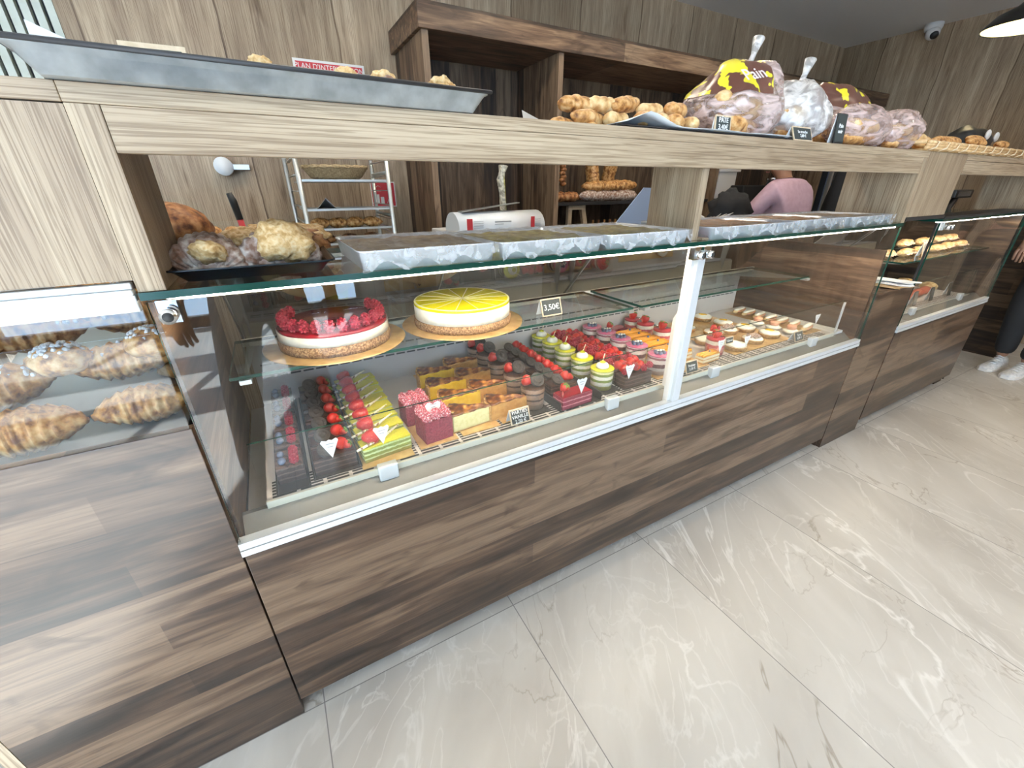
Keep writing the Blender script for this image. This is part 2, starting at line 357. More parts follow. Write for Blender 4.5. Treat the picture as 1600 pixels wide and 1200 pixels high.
M['blue'] = mottled('blueberry with bloom', (.035, .045, .10), (.22, .26, .38), 40, .5)
M['leaf'] = plain('strawberry leaf', (.10, .25, .04), .6)
M['cream_w'] = mottled('whipped cream', (.86, .80, .66), (.93, .90, .80), 60, .45, .2)
M['pist'] = mottled('pistachio glaze', (.50, .50, .02), (.74, .68, .03), 70, .25, .1)
M['yglaze'] = plain('lemon jelly', (.98, .84, .0), .12, coat=.3)
M['lemonline'] = plain('pale glaze line', (.92, .84, .40), .3)
M['rglaze'] = plain('red jelly', (.30, .006, .018), .1, coat=.4)
M['pinkg'] = mottled('pink glaze', (.56, .12, .24), (.70, .24, .34), 60, .25)
M['redg'] = plain('red coulis glaze', (.58, .03, .05), .15, coat=.5)
M['choco_stick'] = mottled('marbled chocolate stick', (.30, .15, .05), (.90, .80, .58), 90, .4, c3=(.93, .86, .66), lo=.42, hi=.55)
M['orange'] = plain('orange glaze', (.90, .36, .02), .2, coat=.4)
M['egg'] = plain('orange curd', (.92, .50, .01), .15, coat=.5)
M['pastry'] = mottled('shortcrust', (.50, .24, .07), (.74, .47, .20), 120, .6, .4)
M['yflan'] = mottled('yellow custard', (.82, .50, .02), (.90, .62, .06), 60, .4)
M['bflan'] = mottled('brown custard', (.52, .25, .06), (.64, .34, .10), 80, .45)
M['pflan'] = mottled('vanilla custard', (.74, .66, .30), (.84, .76, .42), 90, .45)
M['burnt'] = mottled('burnt custard skin', (.045, .012, .006), (.20, .055, .015), 34, .3, .3, c3=(.72, .34, .08), lo=.32, hi=.68)
M['crumb'] = mottled('biscuit crumb base', (.16, .075, .035), (.34, .19, .09), 220, .8, .9, c3=(.56, .36, .19))
M['velvet'] = mottled('red velvet', (.20, .018, .04), (.34, .05, .08), 170, .7, .4)
M['plasticblack'] = plain('glossy black tray', (.008, .012, .018), .22, spec=.35)
M['ceil'] = plain('grey ceiling', (.86, .82, .77), .8)
M['pink'] = mottled('pink shirt cloth', (.60, .40, .50), (.66, .46, .56), 30, .8, .2)
M['skin'] = plain('skin', (.36, .19, .12), .5, sss=.1)
M['hair'] = plain('black hair', (.015, .012, .012), .5)
M['denim'] = plain('dark trousers', (.02, .02, .028), .85)
M['shoe'] = mottled('white trainer', (.55, .56, .58), (.78, .78, .78), 60, .6)
M['red'] = plain('sign red', (.62, .04, .05), .5)
M['tray_grey'] = mottled('worn aluminium tray', (.40, .47, .54), (.58, .66, .74), 30, .28, .2, metal=.7)
M['trayrim'] = plain('dark tray rim', (.05, .05, .055), .5, .5)

# ---------------------------------------------------------------- room shell
def floor_mat():
    m, nt, p = newmat('marbled floor tile'); setp(p, .34, spec=.45)
    v = coords(nt, (1, 1, 1), loc=(-.05 + .6, .0, 0))
    br = N(nt, 'ShaderNodeTexBrick'); br.offset = 0; br.squash = 1
    for k, q in (('Scale', 1), ('Mortar Size', .0016), ('Mortar Smooth', .2), ('Brick Width', .6), ('Row Height', 1.2), ('Bias', 0)): br.inputs[k].default_value = q
    br.inputs['Color1'].default_value = (0, 0, 0, 1); br.inputs['Color2'].default_value = (1, 1, 1, 1); br.inputs['Mortar'].default_value = (.5, .5, .5, 1)
    L(nt, v, br.inputs['Vector'])
    # every tile gets its own piece of marble
    mul = N(nt, 'ShaderNodeVectorMath', operation='MULTIPLY_ADD'); cc = N(nt, 'ShaderNodeCombineXYZ')
    for i in range(3): L(nt, br.outputs['Color'], cc.inputs[i])
    L(nt, cc.outputs[0], mul.inputs[0]); mul.inputs[1].default_value = (7, 13, 3)
    L(nt, coords(nt, (1, 1, 1), rot=(0, 0, .55)), mul.inputs[2])
    st = N(nt, 'ShaderNodeMapping'); st.inputs['Scale'].default_value = (2.0, .8, 1); L(nt, mul.outputs[0], st.inputs['Vector'])
    n1 = N(nt, 'ShaderNodeTexNoise'); n1.inputs['Scale'].default_value = 1.5; n1.inputs['Detail'].default_value = 9; n1.inputs['Distortion'].default_value = 1.1; L(nt, st.outputs[0], n1.inputs['Vector'])
    base = ramp(nt, [(.28, (.43, .395, .355)), (.5, (.52, .485, .44)), (.72, (.60, .565, .52))]); L(nt, n1.outputs['Fac'], base.inputs['Fac'])
    col = base.outputs['Color']
    for sc, dist, wd, tone, off, fc in ((1.1, 1.7, .014, (.74, .71, .67), 0, .8), (2.3, 1.2, .012, (.72, .69, .65), 4, .55), (1.0, 2.2, .007, (.27, .22, .17), 9, .75), (4.5, .8, .02, (.69, .66, .62), 2, .45)):
        n = N(nt, 'ShaderNodeTexNoise'); n.inputs['Scale'].default_value = sc; n.inputs['Detail'].default_value = 6; n.inputs['Distortion'].default_value = dist
        mp = N(nt, 'ShaderNodeMapping'); mp.inputs['Location'].default_value = (off, off * 2, 0); L(nt, st.outputs[0], mp.inputs['Vector']); L(nt, mp.outputs[0], n.inputs['Vector'])
        r = ramp(nt, [(.5 - wd, (0, 0, 0)), (.5, (1, 1, 1)), (.5 + wd, (0, 0, 0))]); L(nt, n.outputs['Fac'], r.inputs['Fac'])
        msk = N(nt, 'ShaderNodeTexNoise'); msk.inputs['Scale'].default_value = 1.3; L(nt, mp.outputs[0], msk.inputs['Vector'])
        mr = ramp(nt, [(.46, (0, 0, 0)), (.64, (1, 1, 1))]); L(nt, msk.outputs['Fac'], mr.inputs['Fac'])
        mu = N(nt, 'ShaderNodeMath', operation='MULTIPLY'); L(nt, r.outputs['Color'], mu.inputs[0]); L(nt, mr.outputs['Color'], mu.inputs[1])
        m2 = N(nt, 'ShaderNodeMath', operation='MULTIPLY'); L(nt, mu.outputs[0], m2.inputs[0]); m2.inputs[1].default_value = fc
        col = mixc(nt, m2.outputs[0], col, tone)
    col = mixc(nt, br.outputs['Fac'], col, (.22, .20, .19))
    L(nt, col, p.inputs['Base Color'])
    return m
def struct(name, mb, mat, **kw):
    o = mb.build(name, mat, **kw); o['kind'] = 'structure'; return o
b = MB(); b.box(-3.2, -4.3, -.1, 5.95, 2.3, 0); struct('floor', b, floor_mat())
b = MB(); b.box(-3.2, -4.3, 2.6, 5.95, 2.3, 2.7); struct('ceiling', b, M['ceil'])
b = MB(); b.box(-.42, 2.2, 0, 5.95, 2.3, 2.6); struct('wall_back', b, M['oak_wall'])
b = MB(); b.box(5.9, -4.3, 0, 6.0, 2.3, 2.6); struct('wall_right', b, M['oak_wall_y'])
M['plaster'] = plain('plaster', (.62, .58, .53), .8)
b = MB(); b.box(-3.3, -4.3, 0, -3.2, 2.3, 2.6); struct('wall_left', b, M['plaster'])
# slatted wall panel: pale battens over a black backing
b = MB(); b.m(M['black']).box(-3.2, 2.235, 0, -.42, 2.3, 2.6)
M['batten'] = mottled('pale green grey batten', (.50, .52, .45), (.58, .60, .53), 12, .6)
b.m(M['batten'])
x = -.42
while x > -3.1: b.box(x - .028, 2.195, 0, x, 2.235, 2.6); x -= .0425
o = struct('wall_back_slats', b, None)
# street side behind the camera: glazed opening between piers, so daylight and a sun patch come in
b = MB(); b.box(1.0, -4.4, 0, 5.95, -4.3, 2.6); b.box(-3.2, -4.4, 2.5, 1.0, -4.3, 2.6); struct('wall_front', b, M['plaster'])
b = MB()
for x0 in (-3.2, -2.1, -1.0, .1, 0.94): b.box(x0, -4.37, 0, x0 + .06, -4.31, 2.5)
for z0, z1 in ((0, .12), (.60, .84), (1.10, 1.32), (2.02, 2.08), (2.44, 2.5)): b.box(-3.2, -4.37, z0, 1.0, -4.31, z1)  # the two wide bars are added, out of view, to stripe the sun patch
struct('window_1', b, plain('grey window frame', (.12, .13, .14), .5))
# ceiling lamps over the shop floor (plain round downlights)
def downlight(x, y, e, lab):
    t = thing('ceiling_light', lab, 'lamp', (x, y, 2.6))
    q = MB(); q.lathe([(.10, -.001), (.10, -.03), (.085, -.035), (.08, -.012), (.0001, -.012)], 28); q.build('housing', M['white'], t)
    q = MB(); q.lathe([(.079, -.014), (.0001, -.014)], 24, cap=False); q.build('diffuser', emis('lamp glow', (1, .86, .68), e), t)
for i, (x, y) in enumerate(((2.0, -1.2), (3.6, -1.2), (5.0, -1.2), (2.8, -2.6), (4.6, -2.6))):
    downlight(x, y, 160, 'round white ceiling downlight, %s of the five over the shop floor' % ORD[i])

# ================================================================ counters
ZT = 1.41            # top of the counter surround
# ---- left cabinet
t = thing('display_cabinet', 'left end cabinet with metal rail, window of croissants and dark wood front', 'cabinet', (-.17, 0, 0))
W = (-.17, 0, 0)
b = MB(); b.box(-.449, 0, 1.163, -.0004, .02, 1.385); b.build('upper_panel', M['oak_z'], t, W=W)
b = MB(); b.box(-.449, 0, 1.387, -.0004, .25, ZT); b.build('top_board', M['oak_x'], t, W=W, bevel=.001)
b = MB(); b.box(-.449, -.004, 1.116, -.004, .012, 1.142); b.box(-.449, -.008, 1.142, -.004, .012, 1.150); b.box(-.449, -.004, 1.150, -.004, .012, 1.160); b.build('metal_rail', M['alu_w'], t, W=W, bevel=.002)
b = MB(); b.box(-.449, .002, .90, -.004, .008, 1.118); b.build('window_pane', M['glass'], t, W=W)
b = MB(); b.box(-.449, 0, .0, -.0006, .02, .902); b.build('front_panel', M['walnut'], t, W=W, bevel=.0012)
b = MB(); b.box(-.449, .02, .86, -.02, .62, .88); b.build('deck', M['alu'], t, W=W)
b = MB(); b.box(-.47, .0, 0, -.4495, .64, ZT); b.build('side_panel', M['oak_z'], t, W=W)
b = MB(); b.box(-.449, .02, 0, -.02, .60, .86); b.build('body', M['white'], t, W=W)

# ---- surround of the pastry case
W = (1.28, 0, 0)
t = thing('counter_surround', 'pale oak frame over the pastry case with a long fascia beam and upright panels', 'counter', W)
b = MB(); b.box(0, 0, 1.387, 2.56, .25, ZT); b.build('top_board', M['oak_x'], t, W=W, bevel=.001)
b = MB(); b.box(.036, .001, 1.331, 2.525, .02, 1.3865); b.build('fascia_board', M['oak_x'], t, W=W, bevel=.0008)
b = MB(); b.box(.0, .0, 1.1445, .0355, .22, 1.3865); b.build('upright_panel', M['oak_z'], t, W=W, bevel=.0008)
b = MB(); b.box(1.258, .022, 1.1445, 1.286, .20, 1.3865); b.build('upright_panel', M['oak_z'], t, W=W, bevel=.0008)
b = MB(); b.box(2.526, .0, 1.1445, 2.56, .26, 1.3865); b.build('upright_panel', M['oak_z'], t, W=W, bevel=.0008)

# ---- the refrigerated pastry case
M['apron'] = plain('brushed grey apron', (.17, .165, .15), .42, .35); M['deck'] = plain('pinkish grey enamel', (.60, .545, .51), .45)
def make_case(name, label, x0, x1, mull, W, zdeck=.652, right_wood=False):
    t = thing(name, label, 'display case', W)
    b = MB(); b.box(x0 + .003, 0, .06, x1 - .003, .02, .588); b.build('front_panel', M['walnut'], t, W=W, bevel=.0012)
    b = MB(); b.box(x0 + .02, .05, 0, x1 - .02, .70, .06); b.build('plinth', M['dark'], t, W=W)
    b = MB(); b.box(x0 + .01, .02, .06, x1 - .01, .70, .60); b.build('body', M['steel'], t, W=W)
    b = MB(); b.m(M['alu_w']); b.box(x0, -.006, .590, x1, .02, .6045); b.box(x0, -.004, .6065, x1, .02, .623); b.m(M['dark']).box(x0 + .002, -.002, .604, x1 - .002, .018, .607)
    b.build('sill_rail', None, t, W=W)
    # inner apron, deck, riser
    b = MB(); b.hexa([(x0 + .01, .012, .600), (x1 - .01, .012, .600), (x1 - .01, .030, .600), (x0 + .01, .030, .600), (x0 + .01, .068, .640), (x1 - .01, .068, .640), (x1 - .01, .08, .640), (x0 + .01, .08, .640)])
    b.build('inner_apron', M['apron'], t, W=W)
    d0, d1 = x0 + .06, x1 - .11
    b = MB(); b.m(M['cream']).box(d0, .066, zdeck - .022, d1, .072, zdeck + .004); b.m(M['deck']).box(d0, .072, zdeck - .02, d1, .60, zdeck); b.build('deck', None, t, W=W)
    dk = kids(t)[-1]
    b = MB(); xx = d0 + .012; k = 0
    while xx + .048 < d1:
        for j in range(6): b.box(xx, .080 + j * .0118, zdeck, xx + .050, .0868 + j * .0118, zdeck + .0004)
        xx += .0585
    v = b.build('vent_slot', M['dark'], dk, W=W); v['kind'] = 'stuff'  # raised dark strips paint the shade inside the grille slots; nothing is cut
    b = MB(); b.m(M['deck']).box(d0, .60, zdeck - .02, d1, .606, .850); b.m(M['cream']).box(d0, .606, .842, d1, .665, .856); b.build('back_riser', None, t, W=W)
    rs = kids(t)[-1]
    b = MB(); xx = d0 + .02
    while xx + .03 < d1:
        for z in (.742, .755, .784): b.box(xx, .5992, z, xx + .031, .6, z + .0055)
        xx += .0385
    v = b.build('vent_slot', M['dark'], rs, W=W); v['kind'] = 'stuff'  # dark strips again stand for shaded openings in the riser
    # glass: front panes, top, splash guard, shelf, sides
    bays = [(x0, mull), (mull, x1)] if mull else [(x0, x1)]
    for (a, c) in bays:
        b = MB(); fs = b.m(M['glass']).box(a + .004, .001, .620, c - .004, .007, 1.128)
        b.m(M['edge']); 
        for i in (0, 1, 3, 5): fs[i].material_index = b.mi
        b.build('front_pane', None, t, W=W)
    b = MB(); fs = b.m(M['glass_shelf']).box(x0, -.004, 1.132, x1, .40, 1.144); b.m(M['edge'])
    for i in (2, 3, 4, 5): fs[i].material_index = b.mi
    b.build('top_glass', None, t, W=W)
    b = MB(); b.box(x0 + .03, .012, 1.1285, x1 - .03, .028, 1.131); b.build('light_strip', M['led'], t, W=W)
    b = MB(); b.box(x0 + .028, .010, 1.1312, x1 - .028, .032, 1.1319); b.build('light_housing', M['alu_w'], t, W=W)
    for (a, c) in [(d0, (mull or x1) - .01)] + ([(mull + .03, d1)] if mull else []):
        b = MB(); fs = b.m(M['glass']).box(a, .0575, .640, min(c, d1), .0625, .813); b.m(M['edge']); fs[1].material_index = b.mi; b.build('splash_guard', None, t, W=W)
        sg = kids(t)[-1]
        for u in (.22, .82):
            xc = a + (min(c, d1) - a) * u
            b = MB(); b.box(xc - .024, .048, .628, xc + .024, .070, .670); b.build('glass_clamp', M['alu_w'], sg, W=W, bevel=.003)
    # sloping rear doors, part mirror
    xs = [x0 + .05 + (x1 - x0 - .1) * i / 4 for i in range(5)]
    for i in range(4):
        o = (i % 2) * .006
        b = MB(); b.hexa([(xs[i], .655 + o, .858), (xs[i + 1], .655 + o, .858), (xs[i + 1], .660 + o, .858), (xs[i], .660 + o, .858), (xs[i], .405 + o, 1.128), (xs[i + 1], .405 + o, 1.128), (xs[i + 1], .410 + o, 1.128), (xs[i], .410 + o, 1.128)])
        b.build('sliding_door', M['glass_door'], t, W=W); dr = kids(t)[-1]
        b = MB(); b.tube([(xs[i] + .004, .655 + o, .86), (xs[i] + .004, .405 + o, 1.126)], .003, 6); b.build('door_edge', M['alu'], dr, W=W)
    b = MB(); b.box(x0 + .02, .395, 1.122, x1 - .02, .425, 1.132); b.build('door_track', M['steel'], t, W=W)
    if mull:
        b = MB(); b.m(M['white']).box(mull - .022, .010, .60, mull + .022, .030, 1.126); b.m(M['alu_w']).box(mull - .010, -.003, .60, mull + .022, .010, 1.118); b.build('mullion_post', None, t, W=W, bevel=.001); mp = kids(t)[-1]
        b = MB(); b.m(M['white']); b.prism([(.03, .66), (.056, .66), (.056, .90), (.03, .95)], 'x', mull - .004, mull + .000); b.build('divider_plate', M['white'], mp, W=W)
    return t
W = (1.28, 0, 0)
CASE = make_case('pastry_case', 'long refrigerated glass case of cakes with dark wood front and silver sill', 0, 2.56, 1.285, W)
def clamp(par, x, W, z=1.108, n=1):
    for k in range(n):
        xx = x + k * .038
        q = MB(); q.box(xx - .014, -.008, z - .016, xx + .014, .012, z + .020); q.cyl((xx, -.008, z), (xx, -.030, z), .012, .012, 18); q.m(M['dark']).cyl((xx, -.030, z), (xx, -.0304, z), .008, .008, 14)
        q.mats[0] = q.mats[0]; q.mats.insert(0, M['chrome']) if M['chrome'] not in q.mats else None
        o = q.build('glass_bolt', None, par, W=W, bevel=.0015)
def clamp(par, x, W, z=1.108, n=1):
    for k in range(n):
        xx = x + k * .040
        q = MB(); q.m(M['chrome']); q.box(xx - .013, -.007, z - .014, xx + .013, .012, z + .022); q.cyl((xx, -.007, z), (xx, -.028, z), .0115, .0115, 18)
        q.m(M['dark']).cyl((xx, -.028, z), (xx, -.0285, z), .0075, .0075, 14); q.build('glass_bolt', None, par, W=W)
clamp(CASE, .030, W); clamp(CASE, 1.262, W, n=2)
# glass shelf with brackets
b = MB(); fs = b.m(M['glass_shelf']).box(.045, .215, .896, 1.262, .500, .904); b.m(M['edge'])
for i in (2, 3, 4, 5): fs[i].material_index = b.mi
b.build('glass_shelf', None, CASE, W=W)
b = MB(); fs = b.m(M['glass_shelf']).box(1.30, .215, .896, 2.38, .500, .904); b.m(M['edge'])
for i in (2, 3, 4, 5): fs[i].material_index = b.mi
b.build('glass_shelf', None, CASE, W=W)
b = MB(); b.box(.06, .500, .884, 2.40, .512, .9035); b.build('shelf_rail', M['cream'], CASE, W=W)
for x in (.075, 1.245, 1.32, 2.36):
    b = MB(); b.prism([(.22, .894), (.50, .894), (.64, .862), (.66, .845), (.60, .845), (.40, .868)], 'x', x - .003, x + .003); b.box(x - .012, .205, .886, x + .012, .235, .896); b.build('shelf_bracket', M['alu'], CASE, W=W)
# end walls
b = MB(); b.box(.0, .03, .60, .006, .68, 1.125); b.build('end_wall', walnut('dark end lining', 'y', .12, .8, tone=.55), CASE, W=W)
b = MB(); b.box(2.548, .02, .60, 2.5585, .70, 1.03); b.build('end_wall', M['walnut_y'], CASE, W=W)
b = MB(); b.m(M['glass']).box(2.455, .07, .66, 2.460, .60, .80); b.m(M['white']).box(2.452, .066, .66, 2.462, .072, .80); b.box(2.44, .072, .632, 2.54, .60, .652); b.build('end_guard', None, CASE, W=W)

# ---- column with papers between the two cases
W = (2.76, 0, 0)
t = thing('counter_column', 'pale oak box column over a dark wood base between the two glass cases', 'counter', W)
b = MB(); b.box(2.565, .0, .0, 2.945, .02, .838); b.build('base_front', M['walnut'], t, W=W, bevel=.001)
b = MB(); b.box(2.562, .021, .0, 2.948, .62, .836); b.build('base_box', M['walnut_y'], t, W=W)
b = MB(); b.box(2.562, .0, 1.165, 2.95, .26, ZT); b.build('column_panel', M['oak_z'], t, W=W, bevel=.001)
b = MB(); b.box(2.56, -.003, 1.150, 2.955, .25, 1.164); b.build('base_trim', M['black'], t, W=W)
b = MB(); b.box(2.562, .52, .838, 2.95, .62, 1.15); b.build('rear_panel', M['walnut_y'], t, W=W)

# ---- second case
W = (3.6, 0, 0)
C2 = make_case('glass_case', 'farther glass case of sandwiches past the oak column, dark wood front', 2.955, 4.25, None, W, .64)
b = MB(); b.box(2.955, 0, 1.331, 4.25, .02, 1.385); b.build('fascia_board', M['oak_x'], C2, W=W)
b = MB(); b.box(2.955, 0, 1.387, 4.25, .25, ZT); b.build('top_board', M['oak_x'], C2, W=W)
b = MB(); b.box(4.215, 0.0, 1.150, 4.25, .25, 1.385); b.build('upright_panel', M['oak_z'], C2, W=W)
b = MB(); b.box(2.96, -.006, 1.1445, 4.25, .12, 1.156); b.build('trim_strip', M['black'], C2, W=W)
b = MB(); fs = b.m(M['glass_shelf']).box(3.0, .09, .922, 4.2, .40, .930); b.m(M['edge'])
for i in (2, 3, 4, 5): fs[i].material_index = b.mi
b.build('glass_shelf', None, C2, W=W); b = MB()
for x in (3.02, 3.6, 4.18):
    b = MB(); b.prism([(.10, .920), (.40, .920), (.62, .86), (.35, .895)], 'x', x - .003, x + .003); b.build('shelf_bracket', M['alu'], C2, W=W)
b = MB(); b.box(2.962, .012, .62, 2.972, .02, 1.128); b.build('dark_post', M['black'], C2, W=W)
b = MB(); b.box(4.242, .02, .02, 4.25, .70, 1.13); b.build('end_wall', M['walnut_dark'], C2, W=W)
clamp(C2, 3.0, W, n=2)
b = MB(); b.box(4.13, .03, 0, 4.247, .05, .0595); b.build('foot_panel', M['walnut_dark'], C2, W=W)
# ---- dark counter return at the far right
W = (5.24, .1, 0)
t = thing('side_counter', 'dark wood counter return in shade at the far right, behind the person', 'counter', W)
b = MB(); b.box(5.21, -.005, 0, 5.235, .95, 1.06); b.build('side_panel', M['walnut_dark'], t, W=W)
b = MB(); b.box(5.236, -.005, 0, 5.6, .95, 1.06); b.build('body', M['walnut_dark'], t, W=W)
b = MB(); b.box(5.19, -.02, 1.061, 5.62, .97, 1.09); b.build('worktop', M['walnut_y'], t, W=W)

# ================================================================ back of the shop
# ---- dark wall shelving unit
W = (3.5, 2.19, 0)
t = thing('shelving_unit', 'tall dark wood shelving unit with a thick cornice along the back wall', 'shelving', W)
b = MB(); b.box(1.05, 1.65, 2.005, 5.89, 2.19, 2.115); b.build('cornice', M['walnut_trim'], t, W=W, bevel=.003)
b = MB(); b.box(1.09, 2.165, .0, 5.10, 2.19, 2.004); b.build('back_board', M['walnut_z'], t, W=W)
for x in (1.07, 1.905, 3.50, 5.065):
    b = MB(); b.box(x, 1.67, 0, x + .035, 2.164, 2.004); b.build('upright', M['walnut_zy'], t, W=W)
for i, (x0, x1) in enumerate(((1.941, 3.499), (3.536, 5.064))):
    b = MB(); b.box(x0, 1.70, 1.175, x1, 2.160, 1.195); b.build('shelf', M['black'], t, W=W)
    b = MB(); b.box(x0, 1.72, .86, x1, 2.160, .885); b.build('shelf', M['walnut_trim'], t, W=W)
# ---- back work counter under the unit
W = (.35, 2.0, 0)
# ---- staff side worktop behind the counters
W = (1.3, .9, 0)
t = thing('work_counter', 'low staff worktop behind the left end of the counter', 'counter', (-.35, .88, 0)); W = (-.35, .88, 0)
b = MB(); b.box(-.9, .72, 1.055, .19, 1.05, 1.08); b.build('worktop', M['steel'], t, W=W)
b = MB(); b.box(-.88, .74, 0, .17, 1.03, 1.054); b.build('body', M['oak_z'], t, W=W)
# ================================================================ pastry kinds (built once, then copied)
DZ = .652
def nz(seed, amp, fr=2.0):
    def f(d): return amp * noise.noise(Vector((d.x * fr + seed, d.y * fr - seed, d.z * fr + seed * .5)))
    return f
def strawberry(parent, c, s=.016, rot=(0, 0, 0), cut=False, leafy=False, name='strawberry'):
    q = MB(); q.X = Matrix.Translation(c) @ Euler(rot).to_matrix().to_4x4()
    q.m(M['straw']).lathe([(.0001, -1.0 * s), (.35 * s, -.88 * s), (.70 * s, -.35 * s), (.92 * s, .25 * s), (.80 * s, .68 * s), (.40 * s, .85 * s), (.0001, .82 * s)], 16)
    if cut:
        q.m(M['strawcut']).ell((0, 0, .1 * s), (.93 * s, .16 * s, .93 * s), 14, 8)
    o = q.build(name, None, parent)
    if leafy:
        q = MB(); q.X = Matrix.Translation(c) @ Euler(rot).to_matrix().to_4x4()
        for k in range(6):
            a = k * PI / 3; d = Vector((math.cos(a), math.sin(a), 0)); e = Vector((-d.y, d.x, 0))
            A = [q.v(Vector((0, 0, .86 * s))), q.v(d * .45 * s + e * .18 * s + Vector((0, 0, .92 * s))), q.v(d * .95 * s + Vector((0, 0, .75 * s))), q.v(d * .45 * s - e * .18 * s + Vector((0, 0, .92 * s)))]
            q.f(A)
        q.build('leaves', M['leaf'], o, solid=.0006)
    return o
def berry_mesh(q, c, r, rot=(0, 0, 0), rows=5, sq=1.15):
    """raspberry: drupelets on a small cone"""
    R = Euler(rot).to_matrix(); c = Vector(c)
    q.ell(c, (r * .80, r * .80, r * .80 * sq), 8, 6)
    for j in range(rows):
        t = .15 + (PI * .72) * j / (rows - 1); n = max(1, int(round(7 * math.sin(t) + .6)))
        for i in range(n):
            a = 2 * PI * i / n + j * .5; d = Vector((math.sin(t) * math.cos(a), math.sin(t) * math.sin(a), math.cos(t) * sq))
            q.ell(c + R @ (d * r * .80), (r * .30,) * 3, 6, 4)
RB = {}
def raspberry(parent, c, r=.011, rot=(0, 0, 0), mat='rasp'):
    key = (mat, round(r, 4))
    if key not in RB:
        q = MB(); berry_mesh(q, (0, 0, 0), r, sq=1.4 if abs(r - .0135) < 1e-6 else 1.15); o = q.build('raspberry', M[mat], parent); RB[key] = o.data
    else:
        o = bpy.data.objects.new('raspberry', RB[key]); COL.objects.link(o); o.parent = parent
    o.location = c; o.rotation_euler = rot; return o
BB = {}
def ball(parent, name, c, r, mat, sq=1.0):
    key = (name, mat, round(r, 4), sq)
    if key not in BB:
        q = MB(); q.ell((0, 0, 0), (r, r, r * sq), 12, 8); o = q.build(name, M[mat], parent); BB[key] = o.data
    else:
        o = bpy.data.objects.new(name, BB[key]); COL.objects.link(o); o.parent = parent
    o.location = c; return o
def cookie(parent, c, r=.019, rot=(0, 0, 0)):
    q = MB(); q.X = Matrix.Translation(c) @ Euler(rot).to_matrix().to_4x4(); h = .0095
    q.lathe([(.0001, 0), (r * .96, 0), (r, .0015), (r, h * .35), (r * .95, h * .42), (r * .95, h * .58), (r, h * .65), (r, h - .0012), (r * .93, h), (r * .88, h - .0007), (r * .62, h - .0007), (r * .58, h), (r * .30, h), (r * .27, h - .0007), (.0001, h - .0005)], 26)
    for k in range(16):
        a = k * PI / 8; q.box(*(lambda x, y: (x - .0011, y - .0011, h - .0006, x + .0011, y + .0011, h + .0003))(math.cos(a) * r * .75, math.sin(a) * r * .75))
    return q.build('sandwich_cookie', M['cookie'], parent)
def cup(parent, r, h):
    q = MB(); q.lathe([(r * .90, .001), (r * .93, h * .4), (r, h), (r + .0015, h + .001)], 28, cap=False); return q.build('clear_cup', M['glass_thin'], parent)
def filling(parent, mat, r, h, name='layered_filling'):
    q = MB(); q.lathe([(r * .86, .001), (r * .90, h * .4), (r * .965, h - .001), (r * .9, h), (.0001, h)], 28); return q.build(name, mat, parent)
def disc(parent, name, mat, r, z0, z1, wavy=0):
    q = MB(); q.lathe([(r, z0), (r, z1 - .001), (r * .97, z1), (.0001, z1)], 30, wob=(lambda a, z: wavy * math.sin(a * 7)) if wavy else None); return q.build(name, M[mat] if isinstance(mat, str) else mat, parent)
CH = (.075, .035, .022); CM = (.26, .145, .09); CL = (.36, .22, .15); CW = (.86, .80, .68)
M['f_oreo'] = banded('chocolate mousse layers', [(0, CM), (.018, CL), (.030, CH), (.037, CL), (.052, CH), (.058, CL), (.070, CH)])
M['f_pist'] = banded('pistachio and cream layers', [(0, (.50, .46, .12)), (.016, CW), (.030, (.22, .27, .04)), (.040, CW), (.052, (.22, .27, .04)), (.062, (.80, .76, .40))])
M['f_berry'] = banded('berry and cream layers', [(0, (.70, .52, .46)), (.016, (.86, .78, .74)), (.028, (.16, .06, .07)), (.044, (.86, .74, .70)), (.060, (.30, .09, .13)), (.068, (.84, .70, .70))])
M['f_red'] = banded('strawberry and cream layers', [(0, (.45, .03, .05)), (.014, (.80, .30, .24)), (.034, (.62, .10, .10)), (.046, (.90, .80, .66))])
def kind_oreo_cup():
    t = thing('chocolate_cup', 'x', 'dessert cup'); filling(t, M['f_oreo'], .040, .073); cup(t, .040, .078)
    cookie(t, (.008, -.008, .092), .023, (.85, .15, 0)); strawberry(t, (-.020, .004, .090), .019, (.4, .5, 0), cut=True); strawberry(t, (.020, .018, .086), .013, (.3, -.9, .6), leafy=True); return t
def kind_pist_cup():
    t = thing('pistachio_cup', 'x', 'dessert cup'); filling(t, M['f_pist'], .042, .070); cup(t, .042, .073); disc(t, 'pistachio_glaze', 'pist', .0405, .0702, .0735)
    q = MB(); q.lathe([(.021, 0), (.0225, .006), (.019, .013), (.012, .018), (.0001, .019)], 20, (0, 0, .0736)); q.build('cream_dollop', M['cream_w'], t)
    q = MB(); q.lathe([(.010, 0), (.0095, .0025), (.0001, .0035)], 14, (0, 0, .0925)); q.ell((.002, .002, .096), (.003, .003, .003), 6, 4); q.build('pistachio_drop', M['pist'], t)
    q = MB(); q.tube([(.005, .012, .078), (.030, .030, .108)], .0016, 6); q.build('chocolate_stick', M['choco_stick'], t); return t
def kind_berry_cup():
    t = thing('berry_cup', 'x', 'dessert cup'); filling(t, M['f_berry'], .043, .071); cup(t, .043, .075); disc(t, 'pink_glaze', 'pinkg', .0415, .0712, .0745)
    for k in range(6):
        a = k * 1.05; ball(t, 'blueberry', (math.cos(a) * .017, math.sin(a) * .014, .0805), .0075, 'blue', .9)
    q = MB()
    for k in range(4): q.ell((-.006 + k * .007, .003 * (-1) ** k, .0865), (.005, .004, .0025), 8, 5, nz(k, .3))
    q.build('cream_flake', M['cream_w'], t); return t
